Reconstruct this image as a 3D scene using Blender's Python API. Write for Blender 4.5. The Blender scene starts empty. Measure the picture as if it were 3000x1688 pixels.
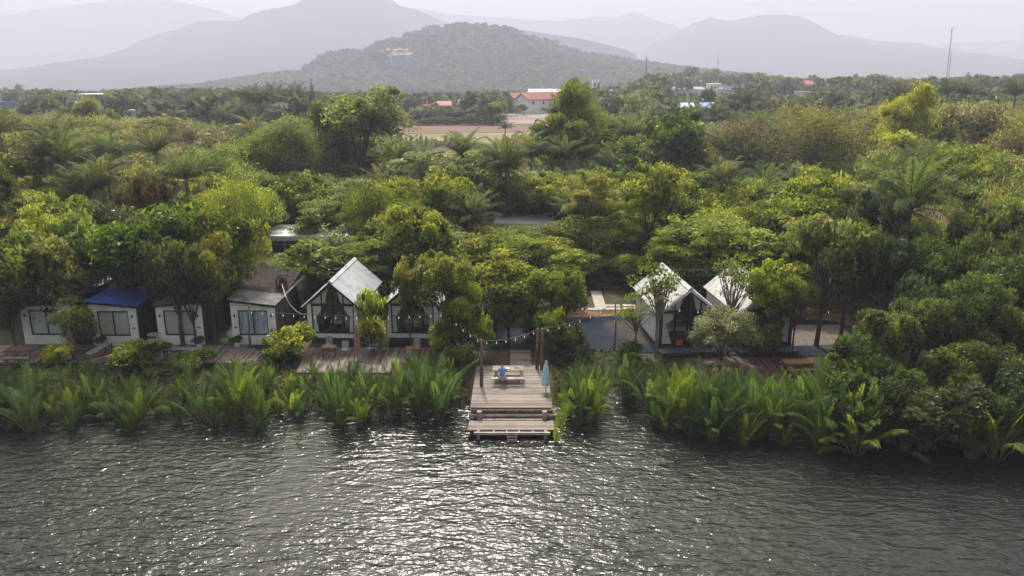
import bpy, bmesh, math, random
import numpy as np
from mathutils import Vector, Matrix
R = math.radians
SC = bpy.context.scene
COL = SC.collection
# ---------------------------------------------------------------- camera
CAMH, PITCH, FPX = 20.5, R(15.4), 2333.3
cam = bpy.data.objects.new('camera', bpy.data.cameras.new('camera'))
COL.objects.link(cam)
cam.location = (0, 0, CAMH)
cam.rotation_euler = (R(90) - PITCH, 0, 0)
cam.data.sensor_width = 36.0
cam.data.lens = 28.0
cam.data.clip_start = 0.5
cam.data.clip_end = 30000
SC.camera = cam
# ---------------------------------------------------------------- sky, sun, exposure
SUN_EL, SUN_AZ = R(51), R(-7)          # azimuth measured from +Y towards +X
world = bpy.data.worlds.new('World'); SC.world = world
world.use_nodes = True
wn, wl = world.node_tree.nodes, world.node_tree.links
wn.clear()
sky = wn.new('ShaderNodeTexSky'); sky.sky_type = 'NISHITA'; sky.sun_disc = False
sky.sun_elevation = SUN_EL; sky.sun_rotation = SUN_AZ
sky.air_density = 1.0; sky.dust_density = 8.0; sky.ozone_density = 1.0; sky.altitude = 0
hsv = wn.new('ShaderNodeHueSaturation'); hsv.inputs['Saturation'].default_value = 0.4; hsv.inputs['Value'].default_value = 1.0
bg = wn.new('ShaderNodeBackground'); bg.inputs['Strength'].default_value = 0.15
wo = wn.new('ShaderNodeOutputWorld')
wl.new(sky.outputs['Color'], hsv.inputs['Color']); tint = wn.new('ShaderNodeMix'); tint.data_type = 'RGBA'; tint.blend_type = 'MULTIPLY'; tint.inputs['Factor'].default_value = 1.0; tint.inputs['B'].default_value = (1.0, .955, .80, 1)
wl.new(hsv.outputs['Color'], tint.inputs['A']); wl.new(tint.outputs['Result'], bg.inputs['Color']); wl.new(bg.outputs['Background'], wo.inputs['Surface'])
sun = bpy.data.objects.new('sun', bpy.data.lights.new('sun', 'SUN')); COL.objects.link(sun)
sun.data.energy = 2.9; sun.data.angle = R(3); sun.data.color = (1.0, 0.93, 0.83)
sd = Vector((math.sin(SUN_AZ) * math.cos(SUN_EL), math.cos(SUN_AZ) * math.cos(SUN_EL), math.sin(SUN_EL)))
sun.rotation_euler = sd.to_track_quat('Z', 'Y').to_euler()
SC.view_settings.view_transform = 'Standard'; SC.view_settings.look = 'None'
SC.view_settings.exposure = 0.56; SC.view_settings.gamma = 1.0
SC.render.engine = 'CYCLES'
cy = SC.cycles
cy.use_denoising = True
cy.max_bounces = 6; cy.diffuse_bounces = 3; cy.glossy_bounces = 2; cy.transmission_bounces = 3; cy.transparent_max_bounces = 6; cy.volume_bounces = 1
cy.sample_clamp_indirect = 4.0
cy.caustics_reflective = False; cy.caustics_refractive = False
# ---------------------------------------------------------------- pixel (3000 wide) -> world
cP, sP = math.cos(PITCH), math.sin(PITCH)
def ray(px, py):
    dx = (px - 1500) / FPX; dy = -(py - 844) / FPX
    return Vector((dx, cP + dy * sP, -sP + dy * cP))
def at(px, py, z):
    v = ray(px, py); t = (z - CAMH) / v.z
    return Vector((0, 0, CAMH)) + v * t
def atY(px, py, Y):
    v = ray(px, py); return Vector((0, 0, CAMH)) + v * (Y / v.y)
def px_of(x, y, z):
    zc = y * cP - (z - CAMH) * sP
    yc = y * sP + (z - CAMH) * cP
    return 1500 + x / zc * FPX, 844 - yc / zc * FPX
# ---------------------------------------------------------------- properties
def tag(o, label=None, cat=None, group=None, kind=None):
    if label: o['label'] = label
    if cat: o['category'] = cat
    if group: o['group'] = group
    if kind: o['kind'] = kind
    return o
def empty(name, loc=(0, 0, 0), rz=0.0, label=None, cat=None, group=None):
    o = bpy.data.objects.new(name, None); COL.objects.link(o)
    o.location = loc; o.rotation_euler = (0, 0, rz); o.empty_display_size = .3
    return tag(o, label, cat, group)
# ---------------------------------------------------------------- mesh builder
class MB:
    def __init__(s): s.v = []; s.f = []; s.m = []
    def poly(s, pts, mi=0):
        n = len(s.v); s.v += [tuple(p) for p in pts]; s.f.append(tuple(range(n, n + len(pts)))); s.m.append(mi); return s
    def box(s, c, d, rz=0.0, rx=0.0, ry=0.0, mi=0):
        n = len(s.v); M = Matrix.Rotation(rz, 3, 'Z') @ Matrix.Rotation(ry, 3, 'Y') @ Matrix.Rotation(rx, 3, 'X'); c = Vector(c)
        for x in (-.5, .5):
            for y in (-.5, .5):
                for z in (-.5, .5):
                    s.v.append(tuple(c + M @ Vector((x * d[0], y * d[1], z * d[2]))))
        for q in ((0, 1, 3, 2), (4, 6, 7, 5), (0, 4, 5, 1), (2, 3, 7, 6), (0, 2, 6, 4), (1, 5, 7, 3)):
            s.f.append(tuple(n + i for i in q)); s.m.append(mi)
        return s
    def prism(s, pts, y0, y1, mi=0):      # pts in xz, extruded along y
        n = len(s.v); k = len(pts)
        s.v += [(x, y0, z) for x, z in pts] + [(x, y1, z) for x, z in pts]
        s.f.append(tuple(n + i for i in range(k))); s.f.append(tuple(n + k + i for i in reversed(range(k)))); s.m += [mi, mi]
        for i in range(k):
            j = (i + 1) % k; s.f.append((n + i, n + k + i, n + k + j, n + j)); s.m.append(mi)
        return s
    def slab(s, pts, z0, z1, mi=0):       # pts in xy, extruded along z
        n = len(s.v); k = len(pts)
        s.v += [(x, y, z0) for x, y in pts] + [(x, y, z1) for x, y in pts]
        s.f.append(tuple(n + i for i in reversed(range(k)))); s.f.append(tuple(n + k + i for i in range(k))); s.m += [mi, mi]
        for i in range(k):
            j = (i + 1) % k; s.f.append((n + i, n + j, n + k + j, n + k + i)); s.m.append(mi)
        return s
    def tube(s, pts, rad, n=6, mi=0, cap=True):
        pts = [Vector(p) for p in pts]
        if not hasattr(rad, '__len__'): rad = [rad] * len(pts)
        base = len(s.v); prev = None
        for i, p in enumerate(pts):
            t = (pts[min(i + 1, len(pts) - 1)] - pts[max(i - 1, 0)]).normalized()
            a = prev if prev is not None else (Vector((1, 0, 0)) if abs(t.x) < .9 else Vector((0, 1, 0)))
            a = (a - t * a.dot(t)).normalized(); b = t.cross(a); prev = a
            for k in range(n):
                g = 2 * math.pi * k / n
                s.v.append(tuple(p + (a * math.cos(g) + b * math.sin(g)) * rad[i]))
        for i in range(len(pts) - 1):
            for k in range(n):
                q = base + i * n; l = (k + 1) % n
                s.f.append((q + k, q + l, q + n + l, q + n + k)); s.m.append(mi)
        if cap:
            s.f.append(tuple(base + k for k in reversed(range(n)))); s.m.append(mi)
            s.f.append(tuple(base + (len(pts) - 1) * n + k for k in range(n))); s.m.append(mi)
        return s
    def lathe(s, c, prof, n=10, mi=0, pleat=0.0):
        base = len(s.v)
        for r, z in prof:
            for k in range(n):
                g = 2 * math.pi * k / n; rr = r * (1 + (pleat if k % 2 else -pleat))
                s.v.append((c[0] + rr * math.cos(g), c[1] + rr * math.sin(g), c[2] + z))
        for i in range(len(prof) - 1):
            for k in range(n):
                q = base + i * n; l = (k + 1) % n
                s.f.append((q + k, q + l, q + n + l, q + n + k)); s.m.append(mi)
        s.f.append(tuple(base + k for k in reversed(range(n)))); s.m.append(mi)
        s.f.append(tuple(base + (len(prof) - 1) * n + k for k in range(n))); s.m.append(mi)
        return s
    def mesh(s, name, mats):
        me = bpy.data.meshes.new(name); me.from_pydata(s.v, [], s.f)
        for m in (mats if isinstance(mats, (list, tuple)) else [mats]): me.materials.append(m)
        if any(s.m): me.polygons.foreach_set('material_index', s.m)
        me.update(); return me
    def build(s, name, mats, parent=None, smooth=False):
        me = s.mesh(name, mats)
        if smooth: me.polygons.foreach_set('use_smooth', [True] * len(me.polygons))
        o = bpy.data.objects.new(name, me); COL.objects.link(o); o.parent = parent; return o
def link_mesh(name, me, parent=None):
    o = bpy.data.objects.new(name, me); COL.objects.link(o); o.parent = parent; return o
def copy_tree(o, parent=None):
    c = o.copy(); COL.objects.link(c); c.parent = parent
    for ch in list(o.children): copy_tree(ch, c)
    return c
# ---------------------------------------------------------------- materials
def newmat(name):
    m = bpy.data.materials.new(name); m.use_nodes = True; nt = m.node_tree; nt.nodes.clear()
    out = nt.nodes.new('ShaderNodeOutputMaterial'); return m, nt, out
def N(nt, t, **kw):
    n = nt.nodes.new(t)
    for k, v in kw.items(): setattr(n, k, v)
    return n
def surf(name, c1, c2=None, rough=.7, scale=3.0, bump=0.0, bscale=20.0, stretch=(1, 1, 1), spec=.4, metal=0.0, c3=None, s3=.7, detail=6):
    m, nt, out = newmat(name); L = nt.links
    b = N(nt, 'ShaderNodeBsdfPrincipled'); b.inputs['Roughness'].default_value = rough
    b.inputs['Specular IOR Level'].default_value = spec; b.inputs['Metallic'].default_value = metal
    tc = N(nt, 'ShaderNodeTexCoord'); mp = N(nt, 'ShaderNodeMapping'); mp.inputs['Scale'].default_value = stretch
    L.new(tc.outputs['Object'], mp.inputs['Vector'])
    c2 = c2 or tuple(min(1, x * 1.25) for x in c1)
    no = N(nt, 'ShaderNodeTexNoise'); no.inputs['Scale'].default_value = scale; no.inputs['Detail'].default_value = detail
    L.new(mp.outputs[0], no.inputs['Vector'])
    rp = N(nt, 'ShaderNodeValToRGB'); rp.color_ramp.elements[0].position = .35; rp.color_ramp.elements[1].position = .65
    rp.color_ramp.elements[0].color = (*c1, 1); rp.color_ramp.elements[1].color = (*c2, 1)
    L.new(no.outputs['Fac'], rp.inputs[0]); col = rp.outputs[0]
    if c3:
        n3 = N(nt, 'ShaderNodeTexNoise'); n3.inputs['Scale'].default_value = s3; n3.inputs['Detail'].default_value = 4
        L.new(tc.outputs['Object'], n3.inputs['Vector'])
        r3 = N(nt, 'ShaderNodeValToRGB'); r3.color_ramp.elements[0].position = .5; r3.color_ramp.elements[1].position = .62
        L.new(n3.outputs['Fac'], r3.inputs[0])
        mx = N(nt, 'ShaderNodeMix', data_type='RGBA'); L.new(r3.outputs[0], mx.inputs['Factor']); L.new(col, mx.inputs['A']); mx.inputs['B'].default_value = (*c3, 1)
        col = mx.outputs['Result']
    L.new(col, b.inputs['Base Color'])
    if bump:
        n2 = N(nt, 'ShaderNodeTexNoise'); n2.inputs['Scale'].default_value = bscale; n2.inputs['Detail'].default_value = 5
        L.new(mp.outputs[0], n2.inputs['Vector'])
        bp = N(nt, 'ShaderNodeBump'); bp.inputs['Strength'].default_value = bump; bp.inputs['Distance'].default_value = .05
        L.new(n2.outputs['Fac'], bp.inputs['Height']); L.new(bp.outputs[0], b.inputs['Normal'])
    L.new(b.outputs[0], out.inputs['Surface']); return m
def plank_mat(name, c1, c2, axis=0, width=.14, rough=.8):
    """weathered boards, each with its own tone, dark gaps between (axis: the one the boards are counted along)"""
    m, nt, out = newmat(name); L = nt.links
    b = N(nt, 'ShaderNodeBsdfPrincipled'); b.inputs['Roughness'].default_value = rough; b.inputs['Specular IOR Level'].default_value = .3
    tc = N(nt, 'ShaderNodeTexCoord'); sp = N(nt, 'ShaderNodeSeparateXYZ'); L.new(tc.outputs['Object'], sp.inputs[0])
    dv = N(nt, 'ShaderNodeMath', operation='DIVIDE'); dv.inputs[1].default_value = width; L.new(sp.outputs[axis], dv.inputs[0])
    fl = N(nt, 'ShaderNodeMath', operation='FLOOR'); L.new(dv.outputs[0], fl.inputs[0])
    fr = N(nt, 'ShaderNodeMath', operation='FRACT'); L.new(dv.outputs[0], fr.inputs[0])
    wn_ = N(nt, 'ShaderNodeTexWhiteNoise', noise_dimensions='1D'); L.new(fl.outputs[0], wn_.inputs['W'])
    no = N(nt, 'ShaderNodeTexNoise'); no.inputs['Scale'].default_value = 1.3; no.inputs['Detail'].default_value = 7; no.inputs['Roughness'].default_value = .7
    L.new(tc.outputs['Object'], no.inputs['Vector'])
    ad = N(nt, 'ShaderNodeMath', operation='ADD'); L.new(wn_.outputs['Value'], ad.inputs[0]); L.new(no.outputs['Fac'], ad.inputs[1])
    rp = N(nt, 'ShaderNodeValToRGB'); rp.color_ramp.elements[0].position = .45; rp.color_ramp.elements[1].position = 1.3 / 1.5
    rp.color_ramp.elements[0].color = (*c1, 1); rp.color_ramp.elements[1].color = (*c2, 1)
    dd = N(nt, 'ShaderNodeMath', operation='MULTIPLY'); dd.inputs[1].default_value = .66; L.new(ad.outputs[0], dd.inputs[0]); L.new(dd.outputs[0], rp.inputs[0])
    gp = N(nt, 'ShaderNodeMath', operation='LESS_THAN'); gp.inputs[1].default_value = .1; L.new(fr.outputs[0], gp.inputs[0])
    mx = N(nt, 'ShaderNodeMix', data_type='RGBA'); L.new(gp.outputs[0], mx.inputs['Factor']); L.new(rp.outputs[0], mx.inputs['A']); mx.inputs['B'].default_value = (c1[0] * .3, c1[1] * .3, c1[2] * .3, 1)
    L.new(mx.outputs['Result'], b.inputs['Base Color'])
    L.new(b.outputs[0], out.inputs['Surface']); return m
def leaf_mat(name, trans=.4, rough=.5, spec=.35):
    m, nt, out = newmat(name); L = nt.links
    oi = N(nt, 'ShaderNodeObjectInfo'); at_ = N(nt, 'ShaderNodeAttribute', attribute_name='tint')
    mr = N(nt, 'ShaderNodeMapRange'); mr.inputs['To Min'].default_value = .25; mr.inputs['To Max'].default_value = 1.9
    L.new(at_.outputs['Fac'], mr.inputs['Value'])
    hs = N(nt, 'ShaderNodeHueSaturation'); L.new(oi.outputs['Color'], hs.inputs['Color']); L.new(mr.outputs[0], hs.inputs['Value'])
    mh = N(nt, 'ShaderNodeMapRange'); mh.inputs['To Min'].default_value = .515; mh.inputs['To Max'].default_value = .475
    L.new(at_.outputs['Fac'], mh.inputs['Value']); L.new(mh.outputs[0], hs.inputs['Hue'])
    b = N(nt, 'ShaderNodeBsdfPrincipled'); b.inputs['Roughness'].default_value = rough; b.inputs['Specular IOR Level'].default_value = spec
    L.new(hs.outputs[0], b.inputs['Base Color'])
    h2 = N(nt, 'ShaderNodeHueSaturation'); h2.inputs['Hue'].default_value = .485; h2.inputs['Saturation'].default_value = 1.1; h2.inputs['Value'].default_value = 1.5
    L.new(hs.outputs[0], h2.inputs['Color'])
    tr = N(nt, 'ShaderNodeBsdfTranslucent'); L.new(h2.outputs[0], tr.inputs['Color'])
    mx = N(nt, 'ShaderNodeMixShader'); mx.inputs[0].default_value = trans
    L.new(b.outputs[0], mx.inputs[1]); L.new(tr.outputs[0], mx.inputs[2]); L.new(mx.outputs[0], out.inputs['Surface']); return m
def glass_mat(name, tint=(.96, .98, .98)):
    m, nt, out = newmat(name); L = nt.links
    t = N(nt, 'ShaderNodeBsdfTransparent'); t.inputs[0].default_value = (*tint, 1)
    g = N(nt, 'ShaderNodeBsdfGlossy'); g.inputs['Roughness'].default_value = .03; g.inputs[0].default_value = (.9, .9, .9, 1)
    mx = N(nt, 'ShaderNodeMixShader'); mx.inputs[0].default_value = .06; L.new(t.outputs[0], mx.inputs[1]); L.new(g.outputs[0], mx.inputs[2])
    L.new(mx.outputs[0], out.inputs['Surface']); return m
M = {}
M['leaf'] = leaf_mat('leaf', .5, .55, .2)
M['leaf_glossy'] = leaf_mat('glossy_leaf', .42, .42, .3)
M['frond'] = leaf_mat('frond_leaf', .5, .6, .1)
M['bark'] = surf('bark', (.05, .04, .032), (.11, .095, .08), .9, 6, .6, 25, (1, 1, .3))
M['pale_bark'] = surf('pale_bark', (.14, .12, .1), (.24, .21, .18), .9, 5, .4, 25, (1, 1, .3))
M['white'] = surf('white_board', (.76, .77, .79), (.84, .85, .86), .5, 1.5, c3=(.6, .61, .62), s3=.8)
M['white_siding'] = surf('white_corrugated', (.55, .57, .6), (.66, .68, .7), .5, 2, c3=(.47, .5, .5), s3=1)
M['dark_frame'] = surf('dark_frame', (.012, .018, .022), (.02, .028, .032), .4, 4)
M['zinc'] = surf('zinc_sheet', (.48, .51, .56), (.58, .61, .66), .5, 1.2, spec=.5, metal=.1, c3=(.42, .43, .45), s3=1.1)
M['zinc_rough'] = surf('weathered_zinc', (.44, .45, .47), (.56, .56, .57), .5, 1.2, spec=.5, metal=.1, c3=(.36, .33, .3), s3=1.6)
M['glass'] = glass_mat('window_glass')
M['curtain'] = surf('white_curtain', (.68, .74, .73), (.78, .82, .8), .9, 12, 0, 8, (4, 4, .2))
M['curtain_beige'] = surf('beige_curtain', (.6, .57, .52), (.74, .7, .65), .9, 12, 0, 8, (4, 4, .2))
M['curtain_blue'] = surf('blue_curtain', (.25, .34, .5), (.72, .78, .84), .9, 3.0, 0, 8, (5, 5, .35))
M['room'] = surf('room_inside', (.18, .17, .15), (.24, .22, .2), .8, 3)
M['bedding'] = surf('bedding', (.62, .63, .62), (.75, .75, .74), .9, 4, .5, 6)
M['wood_floor'] = surf('wood_floor', (.12, .07, .04), (.18, .11, .07), .6, 4)
M['blue_tarp'] = surf('blue_tarp', (.03, .085, .42), (.05, .13, .55), .38, 1.3, .8, 3.0, spec=.5, c3=(.09, .15, .4), s3=1.2)
M['grey_blue'] = surf('grey_blue_tarp', (.1, .12, .17), (.17, .2, .26), .45, 1.6, .6, 3)
M['brown_roof'] = surf('brown_roof', (.034, .03, .042), (.062, .056, .07), .6, 1.2, .5, 3, spec=.3, c3=(.12, .105, .11), s3=.6)
M['net'] = surf('shade_net', (.014, .013, .015), (.085, .07, .068), .95, 2.6, .9, 7, (1, 3.5, 1), spec=.1, c3=(.035, .03, .03), s3=.9)
M['black_net'] = surf('black_net', (.012, .013, .016), (.035, .035, .04), .9, 3, .6, 10)
M['dark_boards'] = plank_mat('dark_brown_boards', (.028, .02, .017), (.085, .06, .05), 1, .22)
M['grey_boards'] = plank_mat('grey_deck_boards', (.12, .1, .088), (.25, .208, .185), 0, .17)
M['jetty_boards'] = plank_mat('silver_jetty_boards', (.16, .138, .125), (.3, .262, .24), 1, .2)
M['dark_deck'] = plank_mat('brown_deck_boards', (.075, .052, .045), (.17, .125, .11), 0, .15)  # darker and browner than the grey deck boards
M['grey_beam'] = surf('grey_timber', (.2, .17, .155), (.36, .31, .285), .85, 3, .5, 20, (1, 1, 1))
M['pale_beam'] = surf('pale_timber', (.36, .32, .29), (.5, .46, .42), .85, 3, .4, 20)
M['dark_beam'] = surf('dark_timber', (.045, .034, .028), (.1, .075, .06), .85, 3, .5, 20)
M['brown_post'] = surf('brown_post', (.1, .07, .055), (.2, .145, .12), .85, 3, .5, 15, (2, 2, .4))
M['teak'] = surf('teak', (.17, .1, .055), (.26, .16, .09), .55, 5, .2, 20, (1, 4, 1))
M['orange_wood'] = surf('orange_wood', (.26, .14, .065), (.36, .21, .1), .5, 5, .2, 20, (1, 4, 1))
M['grey_top'] = surf('grey_blue_top', (.16, .2, .25), (.24, .29, .34), .4, 3)
M['grey_plastic'] = surf('grey_rattan', (.26, .27, .29), (.36, .37, .39), .6, 20)
M['pink_cloth'] = surf('faded_pink_cloth', (.26, .13, .115), (.36, .2, .18), .9, 4, .4, 9, (1, 1, .3))
M['plum_cloth'] = surf('plum_cloth', (.13, .05, .07), (.22, .09, .11), .9, 4, .4, 9, (1, 1, .3))
M['sky_cloth'] = surf('light_blue_cloth', (.4, .6, .72), (.5, .7, .8), .85, 4, .4, 9, (1, 1, .3))
M['pole'] = surf('dark_metal', (.03, .035, .04), (.05, .055, .06), .4, 4)
M['cable'] = surf('cable', (.1, .1, .1), (.14, .14, .14), .6, 4)
M['pale_cable'] = surf('pale_hose', (.35, .36, .36), (.42, .43, .43), .6, 4)
M['concrete'] = surf('concrete', (.36, .33, .29), (.48, .45, .4), .85, 2, .3, 15)
M['asphalt'] = surf('wet_asphalt', (.014, .02, .036), (.028, .036, .055), .95, .35, .3, 30, spec=.08, c3=(.07, .06, .058), s3=.25)
M['roof_red'] = surf('red_roof', (.25, .06, .05), (.32, .09, .075), .7, .3)
M['roof_blue'] = surf('blue_roof', (.08, .17, .42), (.12, .22, .5), .5, .3)
M['roof_paleblue'] = surf('pale_blue_roof', (.3, .4, .58), (.38, .48, .66), .5, .3)
M['roof_grey'] = surf('grey_roof', (.2, .23, .28), (.28, .31, .36), .6, .3)
M['wall_white'] = surf('white_wall', (.74, .76, .78), (.84, .85, .86), .7, .2)
M['wall_cream'] = surf('cream_wall', (.55, .46, .32), (.64, .55, .4), .7, .2)
M['wall_blue'] = surf('pale_blue_wall', (.42, .58, .64), (.52, .66, .72), .7, .2)
M['window_dark'] = surf('dark_window', (.03, .04, .05), (.06, .07, .08), .25, 2)
M['mast'] = surf('mast_steel', (.3, .2, .2), (.4, .35, .35), .5, .1)
M['skin'] = surf('skin', (.38, .22, .14), (.42, .25, .17), .55, 8)
M['hair'] = surf('hair', (.02, .014, .01), (.035, .025, .02), .6, 20)
M['shirt'] = surf('blue_shirt', (.1, .3, .68), (.14, .36, .74), .85, 6, .4, 10)
M['shorts'] = surf('pale_shorts', (.5, .54, .6), (.6, .63, .68), .85, 6)
M['red_cloth'] = surf('orange_red_plastic', (.55, .1, .03), (.62, .14, .05), .6, 6)
def bulb_mat():
    m, nt, out = newmat('lit_bulb'); e = N(nt, 'ShaderNodeEmission'); e.inputs[0].default_value = (1, .86, .66, 1); e.inputs[1].default_value = .6
    nt.links.new(e.outputs[0], out.inputs['Surface']); return m
M['bulb'] = bulb_mat()
# ---------------------------------------------------------------- leaf clouds
def quads(name, c, a, b, tint, mats):
    """rhombic faces: centres c, half axes a and b (all Nx3), one tint per face"""
    n = len(c); v = np.empty((n, 4, 3), np.float32)
    v[:, 0] = c - a; v[:, 1] = c - b; v[:, 2] = c + a; v[:, 3] = c + b
    return raw_mesh(name, v.reshape(-1, 3), n, tint, mats)
def raw_mesh(name, v, n, tint, mats, extra=None):
    """n quads in v, plus the builder `extra` (trunk and limbs, material 1)"""
    nv = len(v); ev = np.array(extra.v, np.float32).reshape(-1, 3) if extra else np.zeros((0, 3), np.float32)
    ef = [f for f in extra.f if len(f) == 4] if extra else []
    me = bpy.data.meshes.new(name)
    me.vertices.add(nv + len(ev)); me.vertices.foreach_set('co', np.concatenate([v, ev]).astype(np.float32).ravel())
    m = n + len(ef)
    me.loops.add(m * 4)
    idx = np.arange(nv, dtype=np.int32)
    if ef: idx = np.concatenate([idx, (np.array(ef, np.int32) + nv).ravel()])
    me.loops.foreach_set('vertex_index', idx)
    me.polygons.add(m); me.polygons.foreach_set('loop_start', np.arange(0, m * 4, 4, dtype=np.int32))
    me.polygons.foreach_set('loop_total', np.full(m, 4, np.int32))
    for x in (mats if isinstance(mats, (list, tuple)) else [mats]): me.materials.append(x)
    mi = np.zeros(m, np.int32); mi[n:] = 1; me.polygons.foreach_set('material_index', mi)
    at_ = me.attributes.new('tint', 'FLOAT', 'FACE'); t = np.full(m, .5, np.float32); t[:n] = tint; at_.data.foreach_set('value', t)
    me.update(calc_edges=True); return me
def unit(v): return v / np.maximum(np.linalg.norm(v, axis=1, keepdims=True), 1e-6)
def leaves(rng, c, size, up=.6, aspect=.5, sizevar=.35):
    n = len(c); nr = unit(rng.normal(size=(n, 3)) + np.array([0, 0, up]))
    a = unit(np.cross(nr, rng.normal(size=(n, 3)))); b = np.cross(nr, a)
    s = size * (1 + rng.uniform(-sizevar, sizevar, (n, 1))) * .5
    return c, a * s, b * s * aspect
def crown_cloud(rng, n, R0, H0, K, cr, flat, shape, zbase=0.0):
    """clump centres then leaves; returns centres, tint, clump centres"""
    nb = 7; gb = rng.uniform(0, 6.28, nb) + np.arange(nb) * .9; rb_ = np.sqrt(rng.uniform(.05, 1, nb)) * .62
    lb = np.stack([np.cos(gb) * rb_, np.sin(gb) * rb_, rng.uniform(-.3, .55, nb) * (1 - .5 * rb_)], 1); kb = rng.integers(0, nb, K)
    d = unit(rng.normal(size=(K, 3))); d[:, 2] = np.where(d[:, 2] < -.3, -d[:, 2], d[:, 2])
    cc = (lb[kb] + d * rng.uniform(.6, 1, (K, 1)) * rng.uniform(.36, .52, nb)[kb][:, None]) * np.array([R0, R0, H0])
    if shape == 'cone':
        t = rng.random(K) ** .8; g = rng.uniform(0, 2 * np.pi, K); rr = R0 * (1 - t) ** .8 * rng.uniform(.5, 1, K) + .12 * R0
        cc = np.stack([np.cos(g) * rr, np.sin(g) * rr, (t * 2 - .8) * H0], 1)
    if shape == 'layer':
        cc[:, 2] = np.round(cc[:, 2] / H0 * 3.5) / 3.5 * H0 + rng.normal(0, .06, K)
    out_ = rng.random(K) < .16; cc = np.where(out_[:, None], cc * np.array([1.22, 1.22, 1.18]), cc)
    k = rng.integers(0, K, n); sz = rng.uniform(.55, 1.35, K) * cr * np.where(out_, .6, 1)
    o = rng.normal(size=(n, 3)); ol = np.linalg.norm(o, axis=1, keepdims=True)
    o = o / ol * np.minimum(ol, 2.0) ** .7 * .8
    c = cc[k] + o * sz[k][:, None] * np.array([1, 1, flat])
    tk = rng.normal(.48, .2, K)
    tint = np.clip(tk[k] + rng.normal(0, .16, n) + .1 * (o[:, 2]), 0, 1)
    c[:, 2] += zbase; cc[:, 2] += zbase
    return c, tint, cc
def limbs(rng, cc, ztrunk, rt, nl=9, base_lean=0.0, n=6):
    mb = MB(); top = Vector((rng.normal(0, base_lean), rng.normal(0, base_lean), ztrunk))
    mid = Vector((top.x * .3 + rng.normal(0, .05), top.y * .3 + rng.normal(0, .05), ztrunk * .5))
    mb.tube([(0, 0, -.3), mid, top], [rt * 1.25, rt, rt * .75], n)
    for i in rng.permutation(len(cc))[:nl]:
        e = Vector(cc[i]); s = mid.lerp(top, rng.uniform(.3, 1)); m_ = s.lerp(e, .5) + Vector((rng.normal(0, .15), rng.normal(0, .15), rng.normal(.05, .15)))
        mb.tube([s, m_, e], [rt * .5, rt * .3, rt * .1], 4)
    return mb
# ================================================================ SETTING
def interp(x, P):
    return float(np.interp(x, [p[0] for p in P], [p[1] for p in P]))
SHORE = [(-60, 43.5), (-30, 43.8), (-20, 44.2), (-12, 44.6), (-5, 45.0), (0, 45.3), (4, 44.5), (10, 43.0), (16, 41.8), (22, 41.0), (30, 40.0), (60, 39.0)]
def shore(x):
    y = interp(x, SHORE) + .35 * math.sin(x * .9) + .2 * math.sin(x * 2.3 + 1)
    y += 5.5 * math.exp(-((x - 6.4) / .9) ** 2)
    return y
def drop(x, y):      # the plain falls away gently beyond the first woods, except towards the right
    px = 1500 + x / max(y, 1) * FPX * 1.03
    return max(0, min(y, 4600) - 480) * .0245 * min(1, max(0, (1950 - px) / 250))
def ground_z(x, y):
    t = (y - shore(x) + 2.5) / 7.0
    t = min(1, max(0, t)); t = t * t * (3 - 2 * t)
    return -1.3 + 2.2 * t
xs = list(np.arange(-70, 70.1, .8)); xs = [-9000, -4000, -2400, -1500, -1000, -700, -400, -200, -120, -90] + xs + [90, 120, 160, 200, 260, 330, 400, 500, 620, 800, 1100, 1500, 2000, 3000, 5000, 9000]
ys = [-380, -100, 10, 30] + list(np.arange(36, 62, .6)) + list(np.arange(62, 120, 4)) + [130, 150, 180, 220, 270, 350, 480, 600, 800, 1000, 1300, 1700, 2200, 2800, 3600, 4600, 7400]
mb = MB(); rr = random.Random(3)
for y in ys:
    for x in xs:
        z = ground_z(x, y)
        if y > 60 and z > .5: z = .9 + rr.uniform(-.04, .04)
        elif z > -.5: z += rr.uniform(-.04, .04) * (0 if z > .85 else 1)
        mb.v.append((x, y, z - drop(x, y)))
nx = len(xs)
for j in range(len(ys) - 1):
    for i in range(nx - 1):
        q = j * nx + i; mb.f.append((q, q + 1, q + nx + 1, q + nx)); mb.m.append(0)
M['ground'] = surf('leaf_litter_ground', (.04, .04, .02), (.085, .07, .035), .95, .5, .6, 8, c3=(.035, .055, .018), s3=.11)
g = mb.build('ground', M['ground']); tag(g, kind='structure')

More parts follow.
